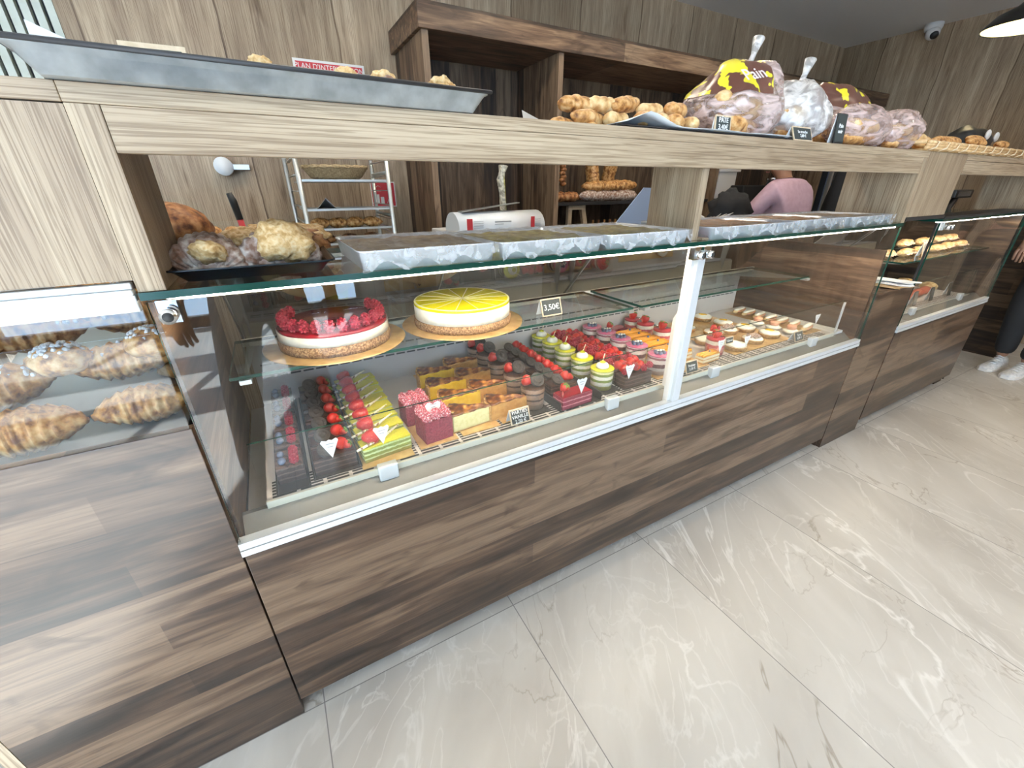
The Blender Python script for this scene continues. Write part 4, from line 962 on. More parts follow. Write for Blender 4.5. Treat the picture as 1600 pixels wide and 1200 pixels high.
for i, ((x, y), r, rz, lab, kd) in enumerate(spec):
    t = thing('almond_pastry', lab, 'pastry', (x, y, ZG + .004), rz, 'almond pastries on the black tray')
    if kd.startswith('roll'):
        rolled(t, r * .80, .034, i)
        if kd == 'roll': bun(t, 'almond_topping', (r * (.60 if i == 0 else .85), .036, r * (.36 if i == 0 else .62)), 'almond', (r * .15, -.020, r * .74), (-.5, .15, 0), i + 3, .3)
    elif kd == 'long':
        loaf(t, 'sugared_dough', .17, .032, 'sugar', (0, 0, 0), (0, .05, 0), 3); bun(t, 'almond_topping', (.05, .028, .014), 'almond', (.045, -.012, .045), (.3, .1, 0), 5, .3)
    else:
        bun(t, 'almond_topping', (r, .04, .022), 'almond', (0, .012, .040), (.25, 0, 0), i, .3); bun(t, 'chocolate_dough', (r * .8, .036, .026), 'crust_dark', (.012, -.012, .026), (0, 0, 0), i, .3)
# ---- foil pans of quiche under cling film
def foil_pan(x0, x1, y0, y1, h, label, top, seed):
    t = thing('foil_pan', label, 'food tray', ((x0 + x1) / 2, (y0 + y1) / 2, ZG)); w2, d2 = (x1 - x0) / 2, (y1 - y0) / 2
    pan(t, -w2, -d2, w2, d2, h, 'foil', 'foil_tray', .006, .001, .002)
    q = MB()
    q.sheet(lambda u, v: (-w2 * .96 + 1.92 * w2 * u, -d2 * .96 + 1.92 * d2 * v, h - .006 + .004 * noise.noise(Vector((u * 9 + seed, v * 6, 0))) + .003 * noise.noise(Vector((u * 30, v * 22, seed)))), 30, 18)
    q.build('baked_filling', top, t)
    q = MB()
    q.sheet(lambda u, v: (-w2 * 1.02 + 2.04 * w2 * u, -d2 * 1.03 + 2.06 * d2 * v, h + .003 + .003 * noise.noise(Vector((u * 14 + seed, v * 3, 3))) + .0025 * noise.noise(Vector((u * 40, v * 9, seed)))), 36, 14)
    q.sheet(lambda u, v: (-w2 * 1.0 + 2.0 * w2 * u, -d2 * 1.03 - .0015 - .003 * v * abs(math.sin(u * 19 + seed)), h + .002 - v * (.030 + .010 * math.sin(u * 23 + seed))), 36, 5)
    q.build('cling_film', M['film'], t); return t
M['q1'] = mottled('brown baked filling', (.20, .13, .065), (.33, .24, .14), 30, .45, .6, c3=(.45, .36, .24))
M['q2'] = mottled('green brown baked filling', (.15, .11, .04), (.30, .25, .07), 60, .5, .8, c3=(.44, .38, .16))
M['q3'] = mottled('golden brown baked filling', (.22, .10, .045), (.44, .24, .10), 60, .5, .6, c3=(.56, .38, .20))
foil_pan(.330, .615, -.002, .30, .036, 'large foil pan of brown bake under cling film, leftmost on the top glass', M['q1'], 1)
foil_pan(.625, .915, .0, .295, .034, 'foil pan of green flecked bake, second from the left on the top glass', M['q2'], 2)
foil_pan(.925, 1.225, -.002, .30, .034, 'foil pan of green flecked bake just left of the middle oak upright', M['q2'], 3)
foil_pan(1.325, 1.760, .004, .30, .034, 'foil pan of golden bake just right of the middle oak upright', M['q3'], 4)
foil_pan(1.790, 2.120, .03, .32, .034, 'foil pan second from the right end of the top glass', M['q3'], 5)
foil_pan(2.135, 2.500, .02, .32, .034, 'foil pan at the right end of the top glass', M['q1'], 6)
# wood board under the fourth pan
t = thing('wooden_strip', 'thin pale wood board under the foil pan right of the middle upright', 'board', (1.30, .10, ZG)); 
q = MB(); q.box(-.008, -.09, .0003, .020, .10, .006); q.build('board', M['oak_y'] if 'oak_y' in M else M['oak_x'], t)
# ---- breads in the left cabinet
def at(name, lab, cat, loc, rz, grp): return thing(name, lab, cat, loc, rz, grp)
LC = [(-.235, .10, .882, .15, .060, .2, 'bottom plain croissant'), (-.085, .13, .882, .15, .055, .1, 'lower right plain croissant'), (-.30, .20, .93, .17, .064, .35, 'large croissant at the left pane edge'),
      (-.12, .25, .935, .17, .060, .1, 'croissant in the middle of the pile'), (-.27, .34, .990, .18, .060, .4, 'upper left sugared croissant'), (-.115, .42, .990, .18, .060, .5, 'topmost brown croissant'), (-.20, .50, 1.03, .16, .055, .3, 'rear croissant against the slatted wall')]
for i, (x, y, z, Ln, r, rz, lab) in enumerate(LC):
    t = thing('croissant', lab + ' behind the left cabinet window', 'croissant', (x, y, z - .0), rz, 'croissants in the left cabinet')
    croissant(t, 'baked_dough', Ln, r * .82, 'crust', .45, 9, seed=i)
    if i in (2, 3, 4, 5, 6):
        q = MB(); rnd = random.Random(i)
        for k in range(46):
            a = rnd.uniform(-.9, .9); x_ = a * Ln * .42; y_ = rnd.uniform(-.5, .5) * r * .8; q.ell((x_, y_ - abs(a) * .02, r * 1.30 - abs(y_) * .5 - abs(a) * .022), (.0042,) * 3, 5, 4)
        q.build('pearl_sugar', M['sugarlump'], t)
for i, (x, y, z) in enumerate(((-.045, .30, .93), (-.20, .22, 1.0), (-.06, .22, 1.01))):
    t = thing('sugar_brioche', ('brioche lump with pearl sugar at the right edge', 'brioche lump with pearl sugar in the middle', 'topmost brioche lump with pearl sugar')[i] + ' of the left cabinet window', 'bread', (x, y, z - .03), 0, 'sugared brioches in the left cabinet')
    bun(t, 'baked_dough', (.045, .04, .03), 'crust', (0, 0, .028), (0, 0, 0), i); q = MB(); rnd = random.Random(i + 9)
    for k in range(60):
        a = rnd.uniform(0, 6.3); r = rnd.uniform(0, 1) ** .5; q.ell((.037 * r * math.cos(a), .033 * r * math.sin(a), .030 + .029 * math.sqrt(max(0, 1 - r * r * .8))), (.0045,) * 3, 5, 4)
    q.build('pearl_sugar', M['sugarlump'], t)
t = thing('cabinet_tray', 'raised metal tray carrying the croissant pile in the left cabinet', 'tray', (-.2, .4, .88)); q = MB(); q.hexa([(-.17, -.20, .0005), (.18, -.20, .0005), (.18, .2, .0005), (-.17, .2, .0005), (-.17, -.20, .004), (.18, -.20, .004), (.18, .2, .09), (-.17, .2, .09)]); q.build('plate', M['alu'], t)
# ---- big metal tray on top of the counter
t = thing('metal_tray', 'large worn grey metal baking tray lying across the top left of the counter', 'tray', (.270, .098, ZT + .0005), .035)
pan(t, -.300, -.135, .318, .27, .029, 'tray_grey', 'tray_body', .020, .002, .004)
q = MB()
for sy in (-1,):
    q.tube([(-.302, -.139, .0295), (.320, -.139, .0295), (.323, .272, .0295), (-.304, .272, .0295), (-.302, -.139, .0295)], .0032, 6)
q.build('rim', M['trayrim'], t)
for i, (x, y, r, lab) in enumerate(((.236, .15, .036, 'leftmost sugared bun showing above the metal tray'), (.383, .16, .042, 'pale bun in front of the red and white sign'), (.455, .15, .046, 'sugared spiral bun right of the sign in the metal tray'), (.572, .14, .040, 'rightmost bun in the metal tray'))):
    t = thing('sugared_bun', lab, 'pastry', (x, y, ZT + .004), i, 'buns in the metal tray')
    bun(t, 'baked_dough', (r, r * .8, .034), ('sugar', 'almond', 'sugar', 'almond')[i], (0, 0, .034), (0, 0, 0), i + 1, .15); bun(t, 'crusty_top', (r * .55, r * .5, .014), 'almond', (.006, 0, .064), (0, 0, 0), i + 4, .3)
t = thing('chalk_sign', 'black sign with a straw coloured frame standing in the metal tray', 'sign', (.088, .21, ZT + .004), -.06)
q = MB(); q.X = Matrix.Rotation(-.2, 4, 'X'); q.m(M['tagwood']).box(-.046, -.002, 0, .046, .002, .094); q.m(M['chalk']).box(-.034, -.0028, .008, .040, -.0018, .086); q.build('board', None, t)
text_mesh('~ ~', .03, M['chalk_w'], t, 'chalk_writing', Matrix.Rotation(-.2, 4, 'X') @ Matrix.Translation((.02, -.0032, .06)) @ Matrix.Rotation(PI / 2, 4, 'X'))
t = thing('paper_sheet', 'folded white paper corner sticking up from the metal tray at far left', 'paper', (-.045, .24, ZT + .004))
q = MB(); q.X = Matrix.Rotation(.1, 4, 'Z'); q.prism([(-.020, 0), (.055, 0), (.055, .075), (-.018, .107)], 'y', 0, .001); q.build('paper', M['paper'], t)
# ---- things at the middle of the counter top
t = thing('menu_card', 'grey card leaning flat on the counter top, left of the bread rolls', 'card', (.812, .18, ZT), .15)
q = MB(); q.hexa([(-.05, -.03, .0005), (.055, -.03, .0005), (.045, .03, .030), (-.01, .03, .045), (-.05, -.03, .003), (.055, -.03, .003), (.045, .031, .033), (-.01, .031, .048)]); q.build('card', plain('grey card', (.45, .43, .40), .6), t)
for i, (x, y, Ln, r, rz) in enumerate(((.862, .13, .075, .018, .1), (.930, .125, .07, .016, -.1))):
    t = thing('small_roll', ('leftmost small brown roll beside the grey card', 'small brown roll second from the grey card')[i], 'bread', (x, y, ZT), rz, 'small rolls'); loaf(t, 'baked_dough', Ln, r, 'crust', seed=i)
t = thing('paper_lined_tray', 'dark flat tray with white paper under the pile of filled rolls', 'tray', (1.25, .14, ZT + .0006), .0)
q = MB(); q.box(-.32, -.125, .003, .36, .10, .006); q.box(-.30, -.11, .0, .34, .09, .003); q.build('tray', M['black'], t, bevel=.001)
q = MB(); q.sheet(lambda u, v: (-.315 + .67 * u, -.135 + .23 * v, .0075 + .006 * abs(math.sin(u * 9)) * (1 - v) * (1 if u < .3 else .4) + (.022 * (1 - abs(u - .14) / .12) * (1 - v) if abs(u - .14) < .12 else 0)), 30, 8); q.build('paper', M['paper'], t, solid=.0006)
EM = [(.95, .14, 0, .115, .021, .3), (1.03, .13, 0, .10, .020, .5), (1.09, .10, 0, .09, .021, .9), (1.15, .10, 0, .085, .021, 1.0), (1.21, .10, 0, .085, .022, .9), (1.27, .11, 0, .085, .021, 1.1), (.935, .17, .032, .11, .021, .1), (1.01, .16, .034, .11, .021, -.05), (1.085, .16, .040, .12, .022, .35), (1.17, .15, .032, .10, .020, .1), (1.25, .14, .036, .10, .021, .4)]
for i, (x, y, z, Ln, r, rz) in enumerate(EM):
    t = thing('filled_roll', '%s golden filled roll from the left, %s layer of the pile' % ((ORD[i] if i < 6 else ORD[i - 6]), 'bottom' if i < 6 else 'top'), 'bread roll', (x, y, ZT + .014 + z), rz, 'golden filled rolls')
    loaf(t, 'baked_dough', Ln * 1.12, r * 1.12, 'crust_pale' if i % 2 else 'crust', (0, 0, 0), (0, -.15 if i == 8 else 0, 0), i, .16)
easel(1.312, .025, ZT + .007, .064, .040, ['PÂTE', '3,40€'], 'black price tag reading PATE 3,40 beside the bread bag', size=.017, lean=.12)
easel(1.690, .018, ZT, .100, .044, ['La tranche', '2,60 €'], 'low black easel price tag on the counter between two bread bags', size=.012, lean=.4)
easel(1.872, .010, ZT, .060, .085, ['Pain', 'noir'], 'tall narrow black price tag in front of the right bread bag', size=.016, lean=.10, frame='black')
# ---- plastic bags of bread
def bread_bag(x, y, sx, sy, sz, label, seed, prints=True, tail=True, mat='bagfilm', text=False, tilt=0):
    t = thing('bread_bag', label, 'bread bag', (x, y, ZT), 0, 'plastic bags of bread')
    rnd = random.Random(seed)
    for k in range(4):
        loaf(t, 'loaf', sx * 1.0, sz * .24, ('crust', 'crust_dark', 'crust_pale', 'crust')[k], ((k % 2 - .5) * sx * .18, (k % 2 - .5) * sy * .4, .008 + (k // 2) * sz * .32), (0, rnd.uniform(-.1, .1), rnd.uniform(-.3, .3)), seed + k)
    def fold(d):
        az = math.atan2(d.y, d.x)
        return .16 * noise.noise(d * 1.7 + Vector((seed, 0, 0))) + .05 * math.sin(az * 9 + d.z * 5 + seed) * (1 - abs(d.z)) + .04 * noise.noise(d * 7 + Vector((0, seed, 0)))
    def put_env(q, k):
        q.ell((0, 0, sz * .56), (sx * .72 * k, sy * .72 * k, sz * .60 * k), 40, 24, fold)
        for v in q.bm.verts:
            v.co.z = max(.0012, v.co.z)
            if tail: h_ = max(0, v.co.z / sz - .35); v.co.x = v.co.x * (1 - .50 * h_) + .02 * h_; v.co.z += .03 * h_ * h_
    q = MB(); put_env(q, 1.0); q.build('plastic_film', M[mat], t)
    if prints:
        q = MB(); q.m(M['brownprint']); put_env(q, 1.012)
        dead = []
        for f in q.bm.faces:
            c = f.calc_center_median(); u = c.x / (sx * .72) * .9 - (c.z / sz - .75) * .25; 
            n = noise.noise(c * 26 + Vector((seed, 0, 0)))
            if not (c.z > sz * (.62 if text else .70) and c.x < sx * (.05 if text else .45) and c.y < sy * .6): dead.append(f); continue
        bmesh.ops.delete(q.bm, geom=dead, context='FACES'); q.build('printed_band', None, t)
    if tail:
        q = MB(); tx, tz = sx * .12 + tilt * sz, sz * 1.08
        q.tube([(tx - .03, 0, tz - .035), (tx, 0, tz), (tx + .020, .0, tz + .045), (tx + .032, .0, tz + .085)], [.040, .010, .008, .017], 14); 
        for v in q.bm.verts: v.co += Vector((noise.noise(v.co * 60), noise.noise(v.co * 55 + Vector((5, 0, 0))), 0)) * .003
        q.build('twisted_neck', M['bagwhite'], t)
    return t
tb = bread_bag(1.490, .14, .245, .17, .165, 'big bread bag with yellow and brown print and a tall twisted neck', 2, True, True, text=True)
text_mesh('Pain', .052, plain('white print', (.75, .66, .66), .5), tb, 'printed_word', Matrix.Translation((-.085, -.112, .145)) @ Matrix.Rotation(.18, 4, 'Y').inverted() @ Matrix.Rotation(PI / 2 - .75, 4, 'X'))
bread_bag(1.795, .15, .185, .16, .150, 'frosted bread bag with a knotted top behind the low easel tag', 5, False, True, mat='bagwhite')
bread_bag(2.16, .20, .29, .12, .185, 'bread bag with a yellow and brown printed top above the tall tag', 8, True, False)
bread_bag(2.10, .07, .27, .09, .115, 'low clear bag of brown bread hanging over the counter edge', 11, False, False)
bread_bag(2.435, .11, .17, .14, .125, 'crumpled greyish bread bag at the right end of the long counter', 14, False, False)
# ---- basket of breads on the column
t = thing('wicker_tray', 'long wicker tray of breads on the column and second case', 'basket', (3.10, .11, ZT + .001), 0)
q = MB(); q.box(-.62, -.11, .0, .72, .16, .006); q.build('base', mottled('willow base', (.45, .26, .10), (.62, .40, .18), 60, .6), t)
q = MB(); M['wicker'] = mottled('willow cane', (.56, .33, .14), (.76, .52, .27), 50, .5)
for k in range(3): q.tube([(-.62, -.115 - .003 * k, .010 + k * .009), (.0, -.122 - .003 * k, .009 + k * .009), (.72, -.115 - .003 * k, .010 + k * .009)], .0055, 8)
q.tube([(-.62, .165, .03), (.72, .165, .03)], .007, 8); q.tube([(-.62, -.115, .03), (-.62, .165, .03)], .007, 8); q.tube([(.72, -.115, .03), (.72, .165, .03)], .007, 8); q.build('cane_rim', M['wicker'], t)
M['bind'] = mottled('pale cane binding', (.74, .58, .38), (.86, .72, .52), 80, .5)
for k in range(13):
    q = MB(); xx = -.57 + k * .10; q.tube([(xx, -.105, .0), (xx - .006, -.134, .010), (xx + .006, -.134, .028), (xx + .012, -.105, .036)], .003, 6); q.build('binding', M['bind'], t)
bl = [(2.70, .07, 0, .26, .028, .05), (2.96, .07, 0, .27, .028, -.03), (3.22, .07, 0, .26, .027, .05), (3.48, .08, 0, .25, .027, .0), (2.80, .14, .03, .27, .027, .1), (3.08, .14, .035, .28, .028, -.05), (3.38, .12, .04, .30, .028, .06), (3.52, .17, .065, .30, .026, .05), (3.66, .10, .04, .26, .026, .12)]
for i, (x, y, z, Ln, r, rz) in enumerate(bl):
    tw = i in (6, 7, 8); t = thing('long_bread', ('%s twisted browned bread on the right half of the wicker tray' % ORD[i - 6]) if tw else ('%s smooth long bread from the left on the wicker tray, %s' % (ORD[i % 4], 'front row' if i < 4 else 'on top')), 'bread', (x, y, ZT + .0085 + z), rz, 'breads on the wicker tray')
    if tw: croissant(t, 'baked_dough', Ln, r * .95, 'crust', .06, 16, seed=i)
    else: loaf(t, 'baked_dough', Ln, r, 'crust' if i % 2 else 'crust_pale', seed=i + 20, amp=.1)
t = thing('dark_package', 'black and white wrapped package lying behind the breads on the wicker tray', 'package', (3.92, .32, ZT + .001), .1)
q = MB(); q.ell((0, 0, .095), (.28, .09, .088), 26, 14, nz(4, .22, 2)); q.build('wrapping', M['black'], t)
for dx in (-.05, .17):
    q = MB(); q.ell((dx, -.085, .135), (.045, .010, .026), 12, 8); q.build('white_patch', M['white'], t)
easel(3.50, .27, ZT + .045, .08, .075, ['Pain'], 'small pale framed tag leaning on the black package', size=.02, lean=.3, frame='white')
# ---- papers on the column base
t = thing('kraft_paper', 'brown patterned wrapping paper on the low wooden ledge between the cases', 'paper', (2.82, .22, .8385))
def papr(q, x0, y0, x1, y1, z, amp, seed, sk=0, front=0):
    q.sheet(lambda u, v: (x0 + (x1 - x0) * u + sk * v, y0 + (y1 - y0) * v + (front * math.sin(u * 7 + seed) if v < .01 else 0), z + amp * (.5 + .5 * noise.noise(Vector((u * 3 + seed, v * 3, 0))))), 14, 10)
M['kraft'] = mottled('kraft paper', (.46, .31, .15), (.62, .44, .24), 34, .7, .1, detail=0, lo=.47, hi=.53)
q = MB(); papr(q, -.20, -.12, .10, .18, .002, .006, 3, .02); papr(q, -.08, -.235, .08, -.11, .002, .005, 6, .01, .012); q.build('paper', M['kraft'], t, solid=.0008)
t = thing('white_papers', 'loose white sheets fanned on the ledge between the cases, hanging over its edge', 'paper', (2.93, .10, .8385))
q = MB(); papr(q, -.12, -.115, .035, .20, .006, .008, 9, -.04, .014); papr(q, -.07, -.118, .03, .12, .014, .006, 12, -.02, .01); q.build('paper', M['paper'], t, solid=.0008)
t = thing('pale_board', 'long pale wooden slat lying across the ledge behind the papers', 'board', (2.76, .40, .845))
q = MB(); q.box(-.19, -.02, .0, .18, .02, .016); q.build('slat', M['oak_x'], t, bevel=.001)
# ---- second case contents
for i, (x, y, z, rz) in enumerate(((3.12, .22, .9305, .1), (3.30, .20, .9305, .05), (3.49, .20, .9305, .1), (3.68, .19, .9305, .0), (3.87, .20, .9305, .1), (4.06, .20, .9305, 0), (3.36, .24, .972, .1), (3.56, .23, .972, .1), (3.76, .23, .972, 0), (3.95, .23, .972, 0))):
    t = thing('sandwich', '%s pale baguette sandwich from the left on the %s of the second case shelf' % (ORD[i if i < 6 else i - 6], 'glass' if i < 6 else 'top layer'), 'sandwich', (x, y, z), rz, 'sandwiches in the second case')
    loaf(t, 'bread', .20, .026, 'crust_pale', seed=i + 40, amp=.2); q = MB(); q.sheet(lambda u, v: (-.075 + .15 * u, -.030 + .02 * v, .012 + .012 * v + .003 * math.sin(u * 20 + i)), 14, 3); q.build('ham_filling', mottled('ham and salad %d' % i, (.60, .30, .25), (.80, .72, .50), 90, .5), t, solid=.003)
easel(3.33, .125, .9305, .05, .075, [], 'grey tag in front of the sandwiches on the second case shelf', lean=.2, board_m='steel')
DZ2 = .64
for i, (x, y) in enumerate(((3.36, .20), (3.50, .205), (3.64, .20), (3.78, .215), (3.90, .22))):
    t = thing('sausage_roll', '%s red glazed sausage from the left in the lower deck of the second case' % ORD[i], 'sausage', (x, y, DZ2 + .002), .12, 'red sausages in the second case')
    loaf(t, 'sausage', .15, .030, mottled('red glazed sausage %d' % i, (.50, .06, .03), (.68, .16, .08), 30, .25), seed=i + 60, amp=.06)
for i, (x, lab) in enumerate(((3.45, 'left grey price tag in front of the red sausages'), (3.68, 'middle dark price tag in front of the red sausages'), (3.95, 'right dark price tag in the second case deck'))):
    easel(x, .115, DZ2 + .002, .05, .085, [], lab, lean=.15, board_m='chalk' if i else 'steel', frame='black')
for i, (x, y) in enumerate(((3.62, .34), (3.85, .38), (4.02, .25), (4.05, .38))):
    t = thing('wrapped_roll', '%s small pale wrapped roll behind the red sausages' % ORD[i], 'bread roll', (x, y, DZ2 + .002), .3 * i, 'wrapped rolls'); bun(t, 'roll', (.07, .045, .028), 'crust_pale', (0, 0, .030), (0, 0, 0), i)
# ---- payment terminal on its arm
t = thing('card_terminal', 'black payment terminal on a curved arm between the column and the far case', 'terminal', (4.38, .42, 1.09))
q = MB(); q.tube([(-.03, 0, 0), (-.02, 0, .05), (.04, 0, .10), (.06, 0, .14)], [.030, .022, .018, .018], 10); q.build('arm', M['black'], t)
q = MB(); q.X = Matrix.Translation((.10, 0, .145)) @ Matrix.Rotation(.0, 4, 'X'); q.box(-.16, -.03, -.026, .14, .10, .026); q.build('body', M['black'], t, bevel=.006)
q = MB(); q.X = Matrix.Translation((.10, 0, .145)); q.box(-.12, -.0312, -.016, .10, -.030, .016); q.build('screen', plain('dark screen', (.05, .06, .08), .1), t)
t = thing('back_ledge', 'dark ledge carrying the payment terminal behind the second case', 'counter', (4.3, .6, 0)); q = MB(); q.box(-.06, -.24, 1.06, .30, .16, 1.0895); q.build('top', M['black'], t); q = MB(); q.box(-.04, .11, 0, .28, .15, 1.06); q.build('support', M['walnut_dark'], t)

# ================================================================ behind the counter
# fire plan sign and extinguisher sign on the wall
t = thing('evacuation_plan', 'white sign with a red band reading PLAN D INTERVENTION on the oak wall', 'sign', (.695, 2.1975, 1.84))
q = MB(); q.m(M['white']).box(-.19, -.004, -.14, .19, 0, .096); q.m(M['red']).box(-.178, -.0048, .045, .178, -.0039, .084); q.build('board', None, t)
text_mesh("PLAN D'INTERVENTION", .0345, M['white'], t, 'lettering', Matrix.Translation((0, -.0052, .064)) @ Matrix.Rotation(PI / 2, 4, 'X'))
q = MB(); q.m(plain('grey print', (.35, .36, .38), .6)); 
for k in range(3): q.box(-.16, -.0048, .030 - k * .010, -.11 + (k % 2) * .02, -.0040, .033 - k * .010)
q.box(.0, -.0048, -.10, .002, -.004, .035); q.build('small_print', None, t)
t = thing('fire_equipment_sign', 'red square fire sign with white symbols, seen through the bakery rack', 'sign', (.905, 2.1975, 1.25))
q = MB(); q.m(M['white']).box(-.078, -.004, -.072, .080, 0, .078); q.m(M['red']).box(-.072, -.0048, -.066, .074, -.0039, .072); q.build('board', None, t)
q = MB(); q.tube([(-.045, -.0055, .010), (-.045, -.0055, .045), (-.030, -.0055, .055), (-.012, -.0055, .045)], .005, 6, flat=.3); q.box(-.052, -.0056, -.05, -.028, -.0047, .004); q.box(-.02, -.0056, -.055, .002, -.0047, -.012); q.tube([(.02, -.0055, -.05), (.032, -.0055, -.02), (.045, -.0055, -.045)], .006, 6, flat=.3); q.box(-.06, -.0056, .022, -.012, -.0047, .028); q.build('symbol', M['white'], t)
# tubular bakery rack on the wall side
t = thing('bakery_rack', 'tubular steel bakery rack holding trays, in front of the oak wall', 'rack', (.57, 1.72, 0))
def rbar(p0, p1, r=.010, nm='rail', mat='alu'):
    q = MB(); q.cyl(p0, p1, r, None, 12); return q.build(nm, M[mat], t)
for (x, y) in ((-.205, -.22), (.205, -.22), (-.225, .22), (.225, .22)): rbar((x, y, 0), (x, y, 1.75), .0105, 'post')
q = MB()
for k in range(24): q.box(-.222, -.20, .12 + k * .068, -.205, .20, .124 + k * .068)
q.build('runner', M['steel'], t); kids(t)[-1]['kind'] = 'stuff'
q = MB()
for k in range(24): q.box(.205, -.20, .12 + k * .068, .222, .20, .124 + k * .068)
q.build('runner', M['steel'], t); kids(t)[-1]['kind'] = 'stuff'
for z in (1.56, 1.36, 1.16, 1.74):
    rbar((.205, -.22, z), (.225, .22, z), .008, 'cross_bar'); 
rbar((-.205, -.22, 1.745), (.205, -.22, 1.745), .0105, 'cross_bar')
RT = []
for i, (z, lab) in enumerate(((1.318, 'thin metal tray carrying the wicker basket in the bakery rack'), (1.190, 'thin metal tray with white paper in the middle of the bakery rack'), (1.100, 'thin metal tray of croissants low in the bakery rack'), (1.03, 'lowest visible thin tray in the bakery rack'))):
    tt = thing('rack_tray', lab, 'tray', (.57, 1.72, z), 0); q = MB(); q.box(-.202, -.21, 0, .202, .20, .003)
    q.box(-.202, -.214, 0, .202, -.208, .010); q.build('tray', M['alu'], tt)
tt = thing('paper_liner', 'crumpled white paper on the middle tray of the bakery rack', 'paper', (.55, 1.66, 1.1935)); q = MB(); q.sheet(lambda u, v: (-.17 + .36 * u, -.12 + .25 * v, .001 + .05 * max(0, 1 - abs(u - .25) / .13) * max(0, 1 - v * 1.5) + .006 * abs(noise.noise(Vector((u * 6, v * 5, 0))))), 20, 10); q.build('paper', M['paper'], tt, solid=.0006)
for i, (x, rz) in enumerate(((.43, .3), (.515, -.1), (.60, .1), (.69, .05))):
    tt = thing('croissant', '%s golden croissant from the left on the bakery rack tray' % ORD[i], 'croissant', (x, 1.60, 1.1035), rz, 'croissants in the bakery rack'); croissant(tt, 'baked_dough', .105, .034, 'crust', .5, 9, seed=i + 3)
for i, x in enumerate((.45, .56, .67)):
    tt = thing('croissant', '%s dark croissant from the left on the lowest rack tray' % ORD[i], 'croissant', (x, 1.60, 1.0335), .1, 'croissants low in the rack'); croissant(tt, 'baked_dough', .10, .028, 'crust_dark', .5, 9, seed=i + 13)
tt = thing('wicker_basket', 'empty oval wicker basket with a braided rim on the top rack tray', 'basket', (.555, 1.66, 1.3215)); M['wick2'] = mottled('pale willow', (.38, .26, .13), (.60, .44, .25), 120, .7, .5)
q = MB(); q.lathe([(.095, 0), (.125, .020), (.150, .055), (.158, .062), (.150, .062), (.120, .022), (.090, .004), (.0001, .004)], 40, sx=1.0, sy=.72, wob=lambda a, z: .02 * math.sin(a * 20 + z * 300)); q.build('woven_bowl', M['wick2'], tt)
q = MB()
for k in range(2): q.tube([(.155 * math.cos(a * PI / 24), .112 * math.sin(a * PI / 24), .064 + .004 * math.sin(a * 1.2 + k * PI)) for a in range(49)], .005, 6)
q.build('braided_rim', M['wick2'], tt)
# wall reel and sticks in the left corner
t = thing('tape_dispenser', 'grey roll holder fixed high on the oak wall, half hidden by the beam', 'dispenser', (.075, 2.19, 1.40)); q = MB(); q.cyl((-.02, -.08, .0), (-.02, 0, .0), .045, .045, 20); q.build('roll', M['paper'], t); q = MB(); q.box(.01, -.07, -.015, .10, 0, .010); q.build('arm', M['steel'], t)
W0 = (-.05, .88, 1.0805)
t = thing('round_loaf', 'dark round crusty loaf half hidden by the left oak upright', 'bread', (-.035, .80, 1.0805)); bun(t, 'baked_dough', (.085, .08, .055), 'crust_dark', (0, 0, .115), (0, .3, 0), 3, .08); q = MB(); q.box(-.05, -.05, 0, .05, .05, .055); q.build('stand', M['black'], t, bevel=.004)
t = thing('glass_dish', 'clear dish of small twisted rolls behind the almond pastries', 'dish', (.045, 1.15, 1.0)); q = MB(); q.lathe([(.05, .0), (.055, .10), (.075, .175), (.078, .175)], 28, cap=False); q.build('dish', M['glass'], t)
t2 = thing('plinth_block', 'pale block under the clear dish of rolls', 'block', (.045, 1.15, 0)); q = MB(); q.box(-.09, -.09, 0, .09, .09, .9995); q.build('block', M['white'], t2)
for i, (dx, dz) in enumerate(((-.035, .10), (.035, .10), (0, .10), (-.03, .145), (.03, .145))):
    tt = thing('twisted_roll', '%s small twisted roll heaped in the clear dish' % ORD[i], 'bread roll', (.045 + dx, 1.13 + .02 * (i % 2), 1.0 + dz - .02), .5 * i, 'twisted rolls'); croissant(tt, 'baked_dough', .075, .024, 'crust', .3, 6, seed=i)
t = thing('bread_knife', 'knife handle, black above red, standing behind the almond pastries', 'knife', (.108, 1.0, 1.0805)); 
q = MB(); q.X = Matrix.Rotation(.0, 4, 'Y'); q.tube([(.006, 0, .11), (.0, 0, .17), (-.006, 0, .195)], [.011, .012, .009], 10); q.build('grip', M['black'], t); q = MB(); q.tube([(.012, 0, .045), (.006, 0, .11)], [.009, .010], 10); q.build('ferrule', M['red'], t); q = MB(); q.box(.009, -.0008, 0, .014, .0008, .05); q.build('blade', M['steel'], t)
# bread slicer
WS = (1.26, 1.2, 0)
t = thing('bread_slicer', 'white bread slicing machine with a rounded hood and red warning labels', 'machine', WS)
q = MB(); q.box(-.24, -.02, .0, .25, .42, 1.08); q.build('cabinet', M['white'], t, bevel=.006)
q = MB(); pr = [(-.02, 1.08)] + [(.075 - .095 * math.cos(a * PI / 12), 1.10 + .078 * math.sin(a * PI / 12)) for a in range(0, 13)] + [(.17, 1.08)]
q.prism(pr, 'x', -.245, .255, True); q.build('hood', plain('white enamel', (.78, .80, .82), .3), t)
q = MB()
for x0, w_ in ((-.205, .030), (.165, .022)): q.box(x0, -.0232, 1.092, x0 + w_, -.0206, 1.150)
q.build('warning_label', M['red'], t)
q = MB()
for k in range(5): q.box(-.168, -.0228, 1.095 + k * .010, -.115, -.0206, 1.097 + k * .010); q.box(.192, -.0228, 1.095 + k * .010, .225, -.0206, 1.097 + k * .010)
q.box(-.05, -.0228, 1.128, .045, -.0206, 1.134); q.box(-.05, -.0228, 1.118, .0, -.0206, 1.121); q.build('small_print', plain('grey print', (.4, .41, .43), .6), t)
